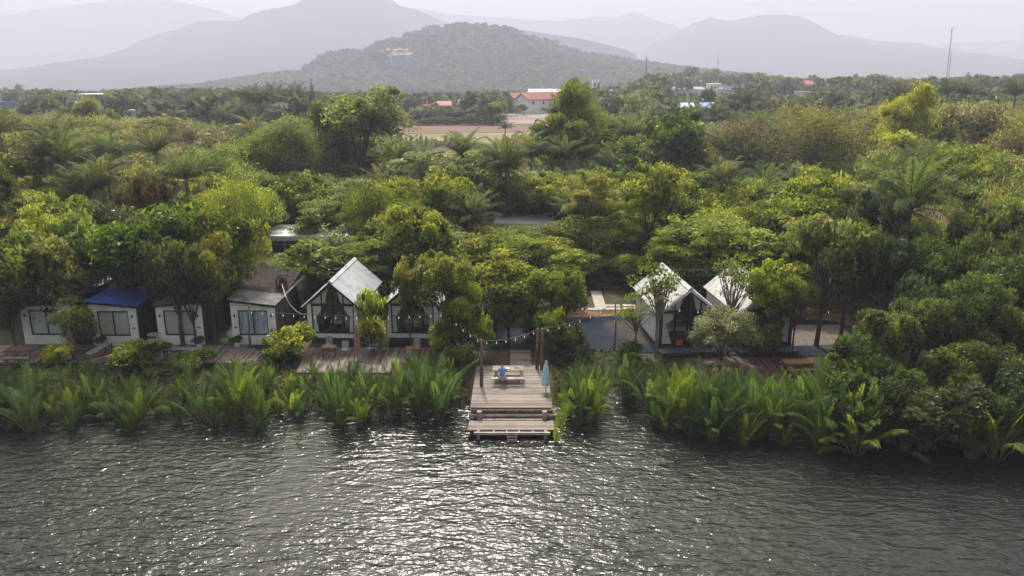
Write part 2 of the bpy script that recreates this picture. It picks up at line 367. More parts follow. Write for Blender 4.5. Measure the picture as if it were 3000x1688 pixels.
# water: one rippled sheet
def water_material():
    m, nt, out = newmat('river_water'); L = nt.links
    b = N(nt, 'ShaderNodeBsdfPrincipled'); b.inputs['Base Color'].default_value = (.012, .016, .014, 1)
    b.inputs['IOR'].default_value = 1.34; b.inputs['Specular IOR Level'].default_value = .46
    tc = N(nt, 'ShaderNodeTexCoord')
    def noise(sx, sy, rz, scale, detail, dist=0.0, rough=.55):
        mp = N(nt, 'ShaderNodeMapping'); mp.inputs['Scale'].default_value = (sx, sy, 1); mp.inputs['Rotation'].default_value = (0, 0, R(rz))
        L.new(tc.outputs['Object'], mp.inputs['Vector'])
        n = N(nt, 'ShaderNodeTexNoise'); n.inputs['Scale'].default_value = scale; n.inputs['Detail'].default_value = detail
        n.inputs['Distortion'].default_value = dist; n.inputs['Roughness'].default_value = rough
        L.new(mp.outputs[0], n.inputs['Vector']); return n.outputs['Fac']
    def mul(x, k):
        n = N(nt, 'ShaderNodeMath', operation='MULTIPLY'); L.new(x, n.inputs[0])
        if isinstance(k, float): n.inputs[1].default_value = k
        else: L.new(k, n.inputs[1])
        return n.outputs[0]
    def add(x, y):
        n = N(nt, 'ShaderNodeMath', operation='ADD'); L.new(x, n.inputs[0]); L.new(y, n.inputs[1]); return n.outputs[0]
    a = noise(.6, 1.6, 26, 1.0, 1.5, .9); c = noise(.7, 1.5, -20, 2.3, 1.5, .9); w = noise(1, 1.3, 8, 4.6, 2.0, .5)
    big = noise(1, .6, 10, .075, 2, .6)
    mr = N(nt, 'ShaderNodeMapRange'); L.new(big, mr.inputs['Value']); mr.inputs['From Min'].default_value = .35; mr.inputs['From Max'].default_value = .65
    mr.inputs['To Min'].default_value = .5; mr.inputs['To Max'].default_value = 1.35
    h = mul(add(add(mul(a, 1.0), mul(c, .55)), mul(w, .22)), mr.outputs[0])
    bp = N(nt, 'ShaderNodeBump'); bp.inputs['Strength'].default_value = 1.0; bp.inputs['Distance'].default_value = WATER_BUMP
    L.new(h, bp.inputs['Height']); L.new(bp.outputs[0], b.inputs['Normal'])
    b.inputs['Roughness'].default_value = .15
    L.new(b.outputs[0], out.inputs['Surface']); return m
WATER_BUMP = .135
M['water'] = water_material()
mb = MB().poly([(-2500, -370, 0), (2500, -370, 0), (2500, 60, 0), (-2500, 60, 0)])
w = mb.build('river_water', M['water']); tag(w, kind='structure')

# hills -----------------------------------------------------------
def hill_mat(name, c1, c2, rock=None):
    m, nt, out = newmat(name); L = nt.links
    b = N(nt, 'ShaderNodeBsdfPrincipled'); b.inputs['Roughness'].default_value = 1; b.inputs['Specular IOR Level'].default_value = .05
    tc = N(nt, 'ShaderNodeTexCoord'); no = N(nt, 'ShaderNodeTexNoise'); no.inputs['Scale'].default_value = .02; no.inputs['Detail'].default_value = 9; no.inputs['Roughness'].default_value = .7
    L.new(tc.outputs['Object'], no.inputs['Vector'])
    rp = N(nt, 'ShaderNodeValToRGB'); rp.color_ramp.elements[0].position = .4; rp.color_ramp.elements[1].position = .62
    rp.color_ramp.elements[0].color = (*c1, 1); rp.color_ramp.elements[1].color = (*c2, 1)
    L.new(no.outputs['Fac'], rp.inputs[0]); col = rp.outputs[0]
    L.new(col, b.inputs['Base Color']); L.new(b.outputs[0], out.inputs['Surface']); return m
M['hill'] = hill_mat('forested_hill', (.018, .03, .022), (.045, .06, .038))
M['rock'] = surf('bare_rock', (.34, .24, .17), (.46, .35, .26), .95, .05, c3=(.16, .14, .09), s3=.03)
def vnoise(rng, nx_, ny_):
    """smooth value noise on a grid, several octaves"""
    out = np.zeros((ny_, nx_)); amp = 1.0
    for f in (4, 8, 16, 32, 64):
        g_ = rng.normal(size=(max(2, f // 2) + 2, f + 2))
        yy = np.linspace(0, g_.shape[0] - 1.001, ny_); xx = np.linspace(0, g_.shape[1] - 1.001, nx_)
        y0 = yy.astype(int); x0 = xx.astype(int); ty = (yy - y0)[:, None]; tx = (xx - x0)[None]
        ty = ty * ty * (3 - 2 * ty); tx = tx * tx * (3 - 2 * tx)
        a = g_[y0][:, x0]; b = g_[y0][:, x0 + 1]; c = g_[y0 + 1][:, x0]; d = g_[y0 + 1][:, x0 + 1]
        out += amp * ((a * (1 - tx) + b * tx) * (1 - ty) + (c * (1 - tx) + d * tx) * ty); amp *= .5
    return out
def mountain(name, Yc, front, back, prof, seed, mat, nx_=220, ny_=60, rough=.14, crest=.006, p=1.25, colstep=None):
    rng = np.random.default_rng(seed); 
    pxs = np.linspace(prof[0][0], prof[-1][0], nx_); zc = Yc * cP
    X = np.array([atY(p_, 201, Yc).x for p_ in pxs]); Hh = np.array([atY(p_, interp(p_, prof), Yc).z for p_ in pxs])
    hmax = max(Hh.max(), 10); Hh = Hh + rng.normal(0, crest * hmax * .35, nx_)
    T = np.concatenate([np.linspace(-1, 0, ny_ * 3 // 4, endpoint=False), np.linspace(0, 1, ny_ // 4)])
    ns = vnoise(rng, nx_, len(T)); V = np.zeros((len(T), nx_, 3), np.float32)
    for j, t in enumerate(T):
        f = max(0, 1 - abs(t)) ** p; d = front if t < 0 else back
        k = min(1, abs(t) * 4) * (1 - abs(t)) ** .5
        V[j, :, 0] = X; V[j, :, 1] = Yc + t * d
        gz = np.array([.9 - drop(x_, Yc + t * d) for x_ in X]); rel = np.maximum(Hh - gz, 0)
        V[j, :, 2] = np.maximum(gz - 2, gz + rel * f + ns[j] * rough * rel * k * .6 - (2 if abs(t) > .98 else 0))
        if t < 0:   # nothing on the near slope stands above the crest line
            lim = CAMH + (Hh - CAMH) * (V[j, :, 1] / Yc) * .995
            V[j, :, 2] = np.minimum(V[j, :, 2], np.where(t > -.9, lim, V[j, :, 2]))
    mb = MB(); mb.v = [tuple(map(float, q)) for q in V.reshape(-1, 3)]
    for j in range(len(T) - 1):
        for i in range(nx_ - 1):
            q = j * nx_ + i; mb.f.append((q, q + 1, q + nx_ + 1, q + nx_)); mb.m.append(0)
    o = mb.build(name, mat, smooth=True); tag(o, kind='structure'); return o, V, T
NEARHILL = [(430, 268), (600, 258), (700, 240), (800, 225), (900, 215), (950, 200), (965, 172), (985, 163), (1040, 152), (1072, 160), (1110, 142), (1128, 128), (1180, 122), (1200, 105), (1250, 90), (1300, 84), (1350, 77), (1400, 80), (1460, 83), (1500, 93), (1560, 115), (1620, 133), (1700, 160), (1780, 172), (1860, 188), (1950, 200), (2100, 222), (2300, 250), (2500, 270)]
_, NHV, NHT = mountain('near_hill', 1500, 420, 500, NEARHILL, 5, M['hill'], 260, 90, .22, .012, 1.0)
BIGLEFT = [(-900, 250), (-200, 245), (60, 232), (140, 207), (210, 188), (290, 166), (355, 156), (400, 136), (430, 116), (470, 101), (530, 86), (590, 64), (650, 62), (715, 61), (745, 41), (800, 28), (860, 18), (895, 2), (930, -12), (1000, -22), (1100, -20), (1150, -2), (1180, 18), (1230, 30), (1260, 45), (1290, 60), (1330, 74), (1400, 96), (1600, 180), (1800, 230)]
mountain('left_mountain', 3400, 1300, 1200, BIGLEFT, 6, M['hill'], 240, 70, .2, .012)
MIDRIDGE = [(1100, 150), (1250, 100), (1360, 77), (1400, 71), (1440, 76), (1500, 86), (1560, 92), (1640, 105), (1700, 113), (1770, 130), (1840, 148), (1862, 162), (1885, 190), (1960, 235)]
mountain('middle_ridge', 2500, 500, 600, MIDRIDGE, 7, M['hill'], 140, 50, .15)
RIGHT = [(1700, 240), (1850, 160), (1940, 110), (2000, 82), (2030, 65), (2070, 51), (2100, 57), (2130, 61), (2190, 50), (2240, 43), (2300, 45), (2340, 50), (2380, 75), (2420, 100), (2500, 108), (2560, 120), (2670, 125), (2730, 150), (2800, 165), (2870, 180), (2950, 200), (3050, 215), (3300, 235), (3500, 250)]
mountain('right_mountain', 4000, 1300, 1300, RIGHT, 8, M['hill'], 200, 60, .18, .012)
FAR = [(1150, 60), (1230, 25), (1300, 40), (1400, 48), (1480, 52), (1560, 60), (1640, 62), (1700, 55), (1750, 48), (1800, 54), (1830, 38), (1850, 36), (1880, 44), (1930, 65), (1960, 70), (2000, 90), (2200, 140), (2600, 200)]
mountain('far_mountain', 5000, 1100, 900, FAR, 9, M['hill'], 160, 50, .15)
FARL = [(-700, 130), (-200, 75), (0, 50), (80, 38), (150, 25), (300, 8), (420, -8), (520, 0), (620, 22), (740, 60), (900, 110), (1100, 170)]
mountain('far_left_mountain', 5100, 1100, 900, FARL, 10, M['hill'], 140, 50, .15)
FARR = [(2400, 200), (2650, 150), (2800, 122), (3000, 118), (3300, 130), (3700, 200)]
mountain('far_right_mountain', 5200, 900, 900, FARR, 11, M['hill'], 80, 40, .12)

# haze: one closed box of even air
mb = MB().box((0, 2950, 230), (16000, 7100, 700))
m, nt, out = newmat('haze_air')
pv = N(nt, 'ShaderNodeVolumePrincipled'); pv.inputs['Color'].default_value = (.73, .78, 1.0, 1)
pv.inputs['Density'].default_value = .00041; pv.inputs['Anisotropy'].default_value = 0.16
nt.links.new(pv.outputs[0], out.inputs['Volume'])
hz = mb.build('haze', m); tag(hz, kind='stuff')

# fields, yard and paths ------------------------------------------
def sheet(name, pts, z, mat):
    o = MB().poly([(p[0], p[1], z) for p in pts]).build(name, mat); tag(o, kind='structure'); return o
def pp(px, py, z=.95): p = at(px, py, z); return (p.x, p.y)
M['field_brown'] = surf('ploughed_field', (.12, .07, .05), (.19, .12, .09), .95, .05, c3=(.2, .15, .09), s3=.02, stretch=(.2, 1, 1))
M['field_dry'] = surf('dry_grass', (.17, .165, .07), (.27, .24, .12), .95, .08, stretch=(.3, 1, 1))
M['field_grey'] = surf('bare_lot', (.2, .155, .15), (.29, .235, .23), .95, .05, stretch=(.2, 1, 1))
sheet('ploughed_field', [pp(1120, 392), pp(1660, 385), pp(1640, 366), pp(1130, 370)], .95, M['field_brown'])
sheet('dry_field', [pp(1120, 425), pp(1640, 418), pp(1640, 387), pp(1120, 394)], .96, M['field_dry'])
sheet('bare_lot', [pp(1470, 364), pp(1660, 362), pp(1650, 330), pp(1490, 332)], .96, M['field_grey'])
sheet('dirt_field', [pp(300, 400), pp(480, 395), pp(470, 350), pp(330, 355)], .95, M['field_grey'])
sheet('yard_paving', [(-12, 54.6), (2, 54.2), (9.5, 53.6), (24.5, 52.5), (26.5, 57.5), (26, 61.0), (14, 62.5), (9, 62.6), (5, 61.2), (-1, 60.5), (-12, 60)], .96, M['asphalt'])
M['clay'] = surf('orange_clay', (.15, .09, .05), (.24, .155, .09), .95, 1.2, .5, 12, c3=(.08, .06, .035), s3=.5)
sheet('bare_earth', [(24, 60), (30, 59), (33, 64), (30, 68), (23, 67)], .955, M['clay'])
sheet('worn_earth', [(2, 61.5), (8.5, 62.4), (9.5, 64.5), (3, 65)], .956, M['clay'])
sheet('gravel_path', [(20.5, 55), (25.5, 55.5), (26, 60), (21.5, 60)], .965, surf('pale_gravel', (.13, .11, .1), (.2, .175, .16), .95, 3, spec=.1))
# concrete path of slabs
for i, (c_, sx, sy, rz) in enumerate([((7.55, 66.9), .95, 5.6, .02 + .34)]):
    o = MB().box((c_[0], c_[1], .99), (sx, sy, .08), rz=-.02).build('concrete_path', M['concrete']); tag(o, kind='structure')
SLABW = [(5.45, 64.2, 1.15), (5.3, 65.1, 1.1), (5.05, 66.0, 1.1), (4.8, 66.9, 1.05), (4.5, 67.9, 1.0), (4.3, 68.9, 1.0), (7.0, 64.1, 1.25), (8.5, 64.2, 1.25), (9.9, 64.35, 1.2), (8.6, 65.1, 1.2), (10.0, 65.2, 1.1)]
for i, (x, y, w_) in enumerate(SLABW):
    o = MB().box((x, y, .99), (w_, .62, .07), rz=.02 * (i % 3 - 1)).build('stepping_slab', M['concrete'])
    tag(o, 'pale concrete slab of the stepping path in the yard', 'paving slab', 'paving slabs of the stepping path behind the yard')
# ================================================================ CABINS
def curtain_mesh(pts_top, pts_bot, mat, name, parent, folds=10, depth=.05, y=.0, label=None):
    """pleated cloth between a top and a bottom edge, both given as (x0, x1, z)"""
    mb = MB(); n = folds * 4; rows = 8
    for j in range(rows + 1):
        t = j / rows; x0 = pts_top[0] + (pts_bot[0] - pts_top[0]) * t; x1 = pts_top[1] + (pts_bot[1] - pts_top[1]) * t
        z = pts_top[2] + (pts_bot[2] - pts_top[2]) * t
        for i in range(n + 1):
            u = i / n; mb.v.append((x0 + (x1 - x0) * u, y + depth * math.sin(u * folds * 2 * math.pi) + .01 * math.sin(9 * t + i), z))
    for j in range(rows):
        for i in range(n):
            q = j * (n + 1) + i; mb.f.append((q, q + 1, q + n + 2, q + n + 1)); mb.m.append(0)
    o = mb.build(name, mat, parent, smooth=True)
    if label: o['label'] = label
    return o
def corrugated(a, b, c, d, n, th, amp, mb, mi=0):
    """sheet a-b (eave edge, front to back) to d-c (ridge edge), ridges running from ab to dc; real folds"""
    a, b, c, d = map(Vector, (a, b, c, d)); nr = (b - a).cross(d - a).normalized()
    if nr.z < 0: nr = -nr
    base = len(mb.v); k = n * 2
    for i in range(k + 1):
        u = i / k; h = nr * (amp if i % 2 else -amp)
        for p in (a.lerp(b, u), d.lerp(c, u)):
            mb.v.append(tuple(p + h)); mb.v.append(tuple(p + h - nr * th))
    for i in range(k):
        q = base + i * 4; r = q + 4
        for f in ((q, r, r + 2, q + 2), (q + 1, q + 3, r + 3, r + 1), (q, q + 1, r + 1, r), (q + 2, r + 2, r + 3, q + 3)):
            mb.f.append(f); mb.m.append(mi)
    q = base; mb.f.append((q, q + 2, q + 3, q + 1)); mb.m.append(mi); q = base + k * 4; mb.f.append((q, q + 1, q + 3, q + 2)); mb.m.append(mi)
def gable_cabin(loc, rz, label, style='white', W=3.8, D=6.9, E=2.6, A=4.25, roofmat='zinc', floor=0.0):
    root = empty('gable_cabin', loc, rz, label, 'cabin', 'white gabled cabins behind the riverside decks')
    h = W / 2; t = .1
    # skirt under the floor, walls
    MB().box((0, D / 2, -.38), (W - .3, D - .3, .62)).build('base', M['dark_beam'], root)
    mb = MB()
    for s in (-1, 1): corrugated((s * h, .13, 0), (s * h, D, 0), (s * h, D, E - .01), (s * h, .13, E - .01), 22, .05, .012, mb)
    mb.prism([(-h + .07, .0), (h - .07, .0), (h - .07, E), (0, A - .04), (-h + .07, E)], D - .1, D)
    mb.build('wall', M['white_siding'], root)
    MB().box((0, D / 2 + .06, .03), (W - .16, D - .3, .06)).build('floor_board', M['wood_floor'], root)
    rm = MB()
    rm.box((0, D - 2.3, 1.3), (W - .3, .06, 2.5)); rm.build('inner_wall', M['room'], root)
    # roof: two corrugated sheets, ridge cap, barge boards
    ov, fo = .32, .38; sl = (A - E) / h
    for s in (-1, 1):
        rb = MB(); eo = h + ov; ez = E - ov * sl + .1
        corrugated((s * eo, -fo, ez), (s * eo, D + .25, ez), (s * .02, D + .25, A + .1), (s * .02, -fo, A + .1), 26, .035, .022, rb)
        rf = rb.build('roof', M[roofmat], root)
        bb = MB(); bb.prism([(s * eo, ez - .05), (s * eo, ez - .2), (s * .0, A - .12), (s * .0, A + .03)], -fo - .03, -fo + .02)
        bb.build('barge_board', M['dark_frame'] if style == 'white' else M['white'], rf)
    cap = MB(); cap.prism([(-.2, A - .02 + .0), (0, A + .16), (.2, A - .02), (.2, A + .03), (0, A + .2), (-.2, A + .03)], -fo - .02, D + .27)
    cap.build('ridge_cap', M['zinc'], root)
    # front frame
    fb = MB(); pw = .3 if style == 'white' else .12
    for s in (-1, 1): fb.box((s * (h - pw / 2), .06, E / 2), (pw, .12, E))
    if style == 'white':
        fb.box((0, .06, .16), (W - 2 * pw, .118, .32))
    else:
        fb.box((0, .0, -.12), (W, .14, .24))
    fb.build('front_frame', M['white'] if style == 'white' else M['dark_beam'], root)
    # glazed front: mullions
    z0 = .32 if style == 'white' else .02; gi = h - pw
    mb = MB(); bw = .09
    mb.box((0, .075, z0 + .05), (2 * gi, .08, .1)); mb.box((0, .075, E - .12), (2 * gi, .085, .13))
    xs_ = (-gi + .045, -gi * .5, gi * .5, gi - .045)
    for x in xs_: mb.box((x, .07, (z0 + E) / 2), (bw, .075, E - z0 - .1))
    for x in (-gi * .5, 0, gi * .5):
        zt = A - abs(x) * sl - .06
        mb.box((x, .07, (E + zt) / 2 - .02), (.08, .07, zt - E))
    for s in (-1, 1): mb.prism([(s * h * .98, E - .06), (s * h * .98, E - .2), (0, A - .22), (0, A - .06)], .03, .115)
    wf = mb.build('window_frame', M['dark_frame'], root)
    pm = MB(); pm.prism([(-gi, z0), (gi, z0), (gi, E - .05), (0, A - .14), (-gi, E - .05)], .072, .078)
    pm.build('pane', M['glass'], wf)
    for s in (-1, 1):     # double door
        d = MB(); w_ = gi * .5
        for x in (s * .045, s * (w_ - .06)): d.box((x, .03, (z0 + E) / 2 - .02), (.085, .05, E - z0 - .24))
        for z in (z0 + .16, E - .26): d.box((s * w_ / 2, .03, z), (w_ - .14, .05, .12))
        dd = d.build('door', M['dark_frame'], root)
        MB().box((s * .1, -.02, z0 + 1.0), (.03, .05, .22)).build('handle', M['white'], dd)
    # curtains tied back at the sides; triangles in the gable
    for s in (-1, 1):
        o = curtain_mesh((s * (gi - .02), s * gi * (.42 if style == 'white' else .3), E - .2), (s * (gi - .04), s * gi * .8, E - 1.05), M['curtain'], 'curtain', root, 6, .014, .12)
        curtain_mesh((s * (gi - .04), s * gi * .8, E - 1.06), (s * (gi - .02), s * gi * (.72 if style == 'white' else .55), z0 + .08), M['curtain'], 'curtain', root, 5, .014, .12)
        mb = MB(); xi = gi * .12; n = 16
        for i in range(n + 1):
            x = xi + (gi - .05 - xi) * i / n; zt = A - x * sl - .1
            zb = min(zt, max(E + .02, A - .2 - (x - xi) * 3.4)); yy = .13 + .012 * math.sin(i * 2.4)
            mb.v += [(s * x, yy, zt), (s * x, yy, zb)]
        for i in range(n): q = 2 * i; mb.f.append((q, q + 1, q + 3, q + 2)); mb.m.append(0)
        mb.build('curtain', M['curtain'], root)
    if style != 'white':
        MB().box((0, -.55, -.22), (W + .1, 1.0, .1)).box((0, -1.06, -.26), (W + .1, .06, .2), mi=1).build('porch_step', [M['grey_blue'], M['dark_beam']], root)
    return root
def bed(loc, rz, label):
    b = empty('bed', loc, rz, label, 'bed', 'beds inside the gabled cabins')
    MB().box((0, 0, .2), (1.7, 2.0, .3)).build('bed_frame', M['dark_beam'], b)
    MB().box((0, 0, .46), (1.62, 1.94, .22)).box((0, -.3, .585), (1.66, 1.3, .05)).build('mattress', M['bedding'], b)
    for s in (-.42, .42): MB().box((s, .75, .65), (.6, .36, .14), rx=.2).build('pillow', M['bedding'], b)
    MB().box((0, 1.0, .7), (1.8, .08, 1.1)).build('headboard', M['room'], b)
    return b
CAB = {}
def place_cab(key, cx, base, rz, label, style, **k):
    p = at(cx, base, 1.4); CAB[key] = gable_cabin((p.x, p.y, 1.4), rz, label, style, **k)
    d = Vector((-math.sin(rz), math.cos(rz), 0)) * 3.0
    bed((p.x + d.x, p.y + d.y, 1.47), rz, 'white double bed inside ' + {'E': 'the clear-view gabled cabin beside the brown shed', 'F': 'the gabled cabin half hidden by the leaning tree', 'G': 'the gabled cabin with leafy branches over its roof', 'H': 'the gabled cabin screened by bushes'}[key])
    return p
place_cab('E', 979, 990, R(-3.0), 'white framed gabled cabin with pale ribbed roof, in clear view beside the brown-sided shed', 'white', W=3.75)
place_cab('F', 1210, 990, R(-3.0), 'white framed gabled cabin mostly hidden behind the orange-green tree', 'white', W=3.75)
place_cab('G', 2010, 1012, R(5), 'gabled cabin with dappled zinc roof, thin branches and white curtains tied open in front', 'dark', W=4.0, roofmat='zinc_rough', A=4.2)
place_cab('H', 2238, 1010, R(5), 'gabled cabin whose dappled roof shows between two trees and whose front is behind bushes', 'dark', W=4.0, roofmat='zinc_rough', A=4.25)
# things on the floor of the cabin with open curtains
p = at(1988, 1008, 1.47)
o = MB().box((p.x, p.y - .1, 1.47 + .13), (.42, .3, .26)).box((p.x, p.y - .1, 1.75), (.44, .32, .03)).build('red_basket', M['red_cloth'])
tag(o, 'small orange-red box standing on the cabin porch', 'box')
def shed(key, lx, rx, base, HL, HR, D, label, roofmat, curt, gap=False, sidemat='dark_boards', rz=0.0):
    """white fronted cabin with a single-pitch roof: HL, HR wall heights left and right"""
    a = at(lx, base, 1.03); b = at(rx, base, 1.03); W = b.x - a.x; h = W / 2
    root = empty('shed_cabin', ((a.x + b.x) / 2, a.y, 1.03), rz, label, 'cabin', 'white fronted cabins along the boardwalk')
    # front wall with a window opening: four pieces butted end to end
    wl_, wr, wz0, wz1 = -h + W * .16, h - W * .17, .72, 2.62
    fw = MB(); th = .14
    fw.prism([(-h, 0), (wl_, 0), (wl_, HL + (HR - HL) * (wl_ + h) / W), (-h, HL)], 0, th)
    fw.prism([(wr, 0), (h, 0), (h, HR), (wr, HL + (HR - HL) * (wr + h) / W)], 0, th)
    fw.prism([(wl_, 0), (wr, 0), (wr, wz0), (wl_, wz0)], .001, th - .001)
    fw.prism([(wl_, wz1), (wr, wz1), (wr, HL + (HR - HL) * (wr + h) / W), (wl_, HL + (HR - HL) * (wl_ + h) / W)], .001, th - .001)
    fw.build('front_wall', M['white'], root)
    sw = MB()
    for s, hh in ((-1, HL), (1, HR)): sw.box((s * (h - .05), D / 2 + th / 2, hh / 2), (.1, D - th, hh))
    sw.box((0, D - .05, min(HL, HR) / 2), (W - .2, .1, min(HL, HR))); sw.box((0, D / 2, .03), (W - .2, D - .3, .06))
    sw.box((0, 1.6, 1.3), (W - .2, .05, 2.6))
    sw.build('side_wall', M[sidemat], root)
    ft = MB(); fx = .055
    for x in (wl_ + fx / 2, (wl_ + wr) / 2, wr - fx / 2): ft.box((x, .05, (wz0 + wz1) / 2), (fx if x else .07, .09, wz1 - wz0))
    for z in (wz0 + .05, wz1 - .045): ft.box(((wl_ + wr) / 2, .045, z), (wr - wl_, .1, .09))
    wf = ft.build('window', M['dark_frame'], root)
    MB().box(((wl_ + wr) / 2, .075, (wz0 + wz1) / 2), (wr - wl_ - .02, .008, wz1 - wz0 - .02)).build('pane', M['glass'], wf)
    mid = (wl_ + wr) / 2; g_ = .14 if gap else .0
    curtain_mesh((wl_ + .05, mid - .02, wz1 - .05), (wl_ + .05, mid - g_, wz0 + .05), M[curt], 'curtain', wf, 9, .012, .11)
    curtain_mesh((mid + .02, wr - .05, wz1 - .05), (mid + g_, wr - .05, wz0 + .05), M[curt], 'curtain', wf, 9, .012, .11)
    # roof slab a little proud of the walls
    rb = MB(); o_ = .16
    rb.prism([(-h - o_, HL + .03), (h + o_, HR + .03), (h + o_, HR + .11), (-h - o_, HL + .11)], -.22, D + .2)
    rf = rb.build('roof', M[roofmat], root)
    MB().prism([(-h - o_ - .01, HL - .07), (h + o_ + .01, HR - .07), (h + o_ + .01, HR + .09), (-h - o_ - .01, HL + .09)], -.25, -.222).build('fascia', M['dark_frame'], rf)
    for s in (-1, 1):     # wall lamps
        x = s * (h - W * .085); l = MB().box((x, -.03, 2.25), (.07, .06, .1)).lathe((x, -.08, 2.12), [(.04, 0), (.055, .04), (.055, .2), (.03, .24)], 8)
        l.build('wall_lamp', M['pole'], root)
    MB().box(((-h + W * .085) if key == 'D' else (h - W * .085), -.012, 1.32), (.22, .022, .09)).build('number_plate', M['pole'], root)
    return root, W
SH = {}
SH['A'] = shed('A', 75, 222, 1009, 3.0, 3.2, 6.5, 'white fronted cabin farthest along the boardwalk, almost hidden by leafy branches', 'grey_blue', 'curtain')
SH['B'] = shed('B', 276, 410, 1012, 3.3, 2.95, 6.6, 'white fronted cabin under the bright blue tarpaulin roof with drawn beige curtains', 'blue_tarp', 'curtain_beige')
SH['C'] = shed('C', 468, 600, 1010, 2.95, 3.3, 6.6, 'white fronted cabin with grey curtains parted in the middle, under the big mango tree', 'grey_blue', 'curtain_beige', gap=True)
SH['D'] = shed('D', 685, 812, 1010, 3.4, 2.95, 6.7, 'white fronted cabin with blue striped curtains, brown board side and net-draped roof', 'brown_roof', 'curtain_blue')
# shade net sagging over the back of the brown roof
root, W = SH['D']
loc = root.location
mb = MB(); n, mrows = 26, 22; rg = np.random.default_rng(4)
for j in range(mrows + 1):
    for i in range(n + 1):
        u, v = i / n, j / mrows; x = loc.x - W * .62 + u * W * 1.12; y = loc.y + 2.6 + v * 5.6
        base_ = 1.03 + 3.4 - .45 * ((x - loc.x + W / 2) / W) + .14
        lift = .6 * (v ** 1.6) * (.65 + .35 * math.cos(u * 5.5)) + .12 * math.sin(u * 21 + v * 5) * v + .06 * math.sin(u * 40 + v * 9) * (.3 + v)
        edge = -.1 * max(0, .15 - v) * 4
        mb.v.append((x, y, base_ + .03 + max(0, lift) + edge + rg.uniform(0, .03)))
for j in range(mrows):
    for i in range(n):
        q = j * (n + 1) + i; mb.f.append((q, q + 1, q + n + 2, q + n + 1)); mb.m.append(0)
o = mb.build('shade_net', M['net'], None, smooth=True); tag(o, 'torn brown shade net sagging over the roof of the brown-sided cabin', 'shade net')
mb = MB(); x0 = loc.x + W * .52
for j in range(13):
    v = j / 12; y = loc.y + 5.2 + v * 2.9; zt = 4.65 + .35 * math.sin(v * 2.2 + 1)
    for k, (dx, z) in enumerate(((-.1, 4.16), (.16, 4.1 + .06 * math.sin(v * 6)), (.28 + .08 * math.sin(v * 7), 3.6), (.36 + .08 * math.sin(v * 9), 2.4), (.4, 1.0))): mb.v.append((x0 + dx, y, z))
for j in range(12):
    for k in range(4): q = j * 5 + k; mb.f.append((q, q + 1, q + 6, q + 5)); mb.m.append(0)
o = mb.build('black_net_screen', M['black_net']); tag(o, 'black netting hanging down behind the brown-sided cabin', 'net screen')
# bent frame wrapped in net on that roof
t = empty('roof_vent', (loc.x + W * .36, loc.y + 3.7, 4.05), R(8), 'dark net-wrapped bent frame standing up from the brown roof', 'vent')
MB().tube([(-.35, 0, 0), (-.38, 0, .8), (-.2, .1, 1.15), (.25, .3, 1.25), (.55, .5, 1.0)], .07, 6).build('frame', M['pole'], t)
MB().lathe((.12, .05, 0), [(.34, 0), (.4, .25), (.3, .6), (.26, .95), (.1, 1.12)], 9, pleat=.18).build('cover', M['net'], t)
# pale hose from the brown roof to the cabin next to it
a = atY(825, 830, loc.y + 3.6); pts = [(a.x, a.y, a.z), *[tuple(atY(x_, y_, loc.y + .2)) for x_, y_ in ((838, 872), (850, 893), (868, 912), (885, 921), (905, 919))]]
o = MB().tube(pts, .035, 6).build('garden_hose', M['pale_cable']); tag(o, 'pale hose looping from the brown roof to the gabled cabin', 'hose')
# low brown canopy roof at far left
p = atY(182, 826, 60.5)
t = empty('canopy', (p.x, p.y, 0), 0, 'small brown lean-to roof poking out of the branches above the hidden cabin', 'canopy')
MB().prism([(-1.1, p.z - .12), (1.1, p.z + .1), (1.1, p.z + .2), (-1.1, p.z)], -1, 1).build('roof', M['brown_roof'], t)
MB().tube([(-1, 0, .9), (-1, 0, p.z - .1)], .06).build('post', M['dark_beam'], t); MB().tube([(1, 0, .9), (1, 0, p.z + .1)], .06).build('post', M['dark_beam'], t)

# ================================================================ DECKS
def deck(name, pts, z, mat, label, cat, posts, th=.09, beam=True, pmat='dark_beam'):
    root = empty(name, (0, 0, 0), 0, label, cat)
    MB().slab(pts, z - th, z).build('deck_boards', M[mat], root)
    b = MB()
    n = len(pts)
    for i in range(n):
        p_, q_ = Vector((*pts[i], 0)), Vector((*pts[(i + 1) % n], 0)); c = (p_ + q_) / 2; d = q_ - p_
        b.box((c.x, c.y + (.06 if abs(d.y) < .5 and c.y < 52 else 0), z - th - .12), (d.length - .06, .1, .22), rz=math.atan2(d.y, d.x))
    b.build('fascia_beam', M['grey_beam'], root)
    for (x, y) in posts:
        MB().box((x, y, (z - th - 1.6) / 2), (.18, .18, z - th + 1.6 - .02), rz=.1).build('post', M[pmat], root)
    return root
a0 = at(-90, 1063, 1.02); a1 = at(742, 1063, 1.02); a2 = at(762, 1036, 1.02)
deck('boardwalk', [(-42, a0.y), (a1.x, a1.y), (a2.x + .25, a2.y), (-19.2, 55.0), (-42, 55.0)], 1.02, 'grey_boards', 'long weathered boardwalk in front of the white fronted cabins', 'deck', [(x, a0.y + .25) for x in (-39, -35, -31.5, -28, -24.5, -21, -18.4)] + [(-19, 54)])
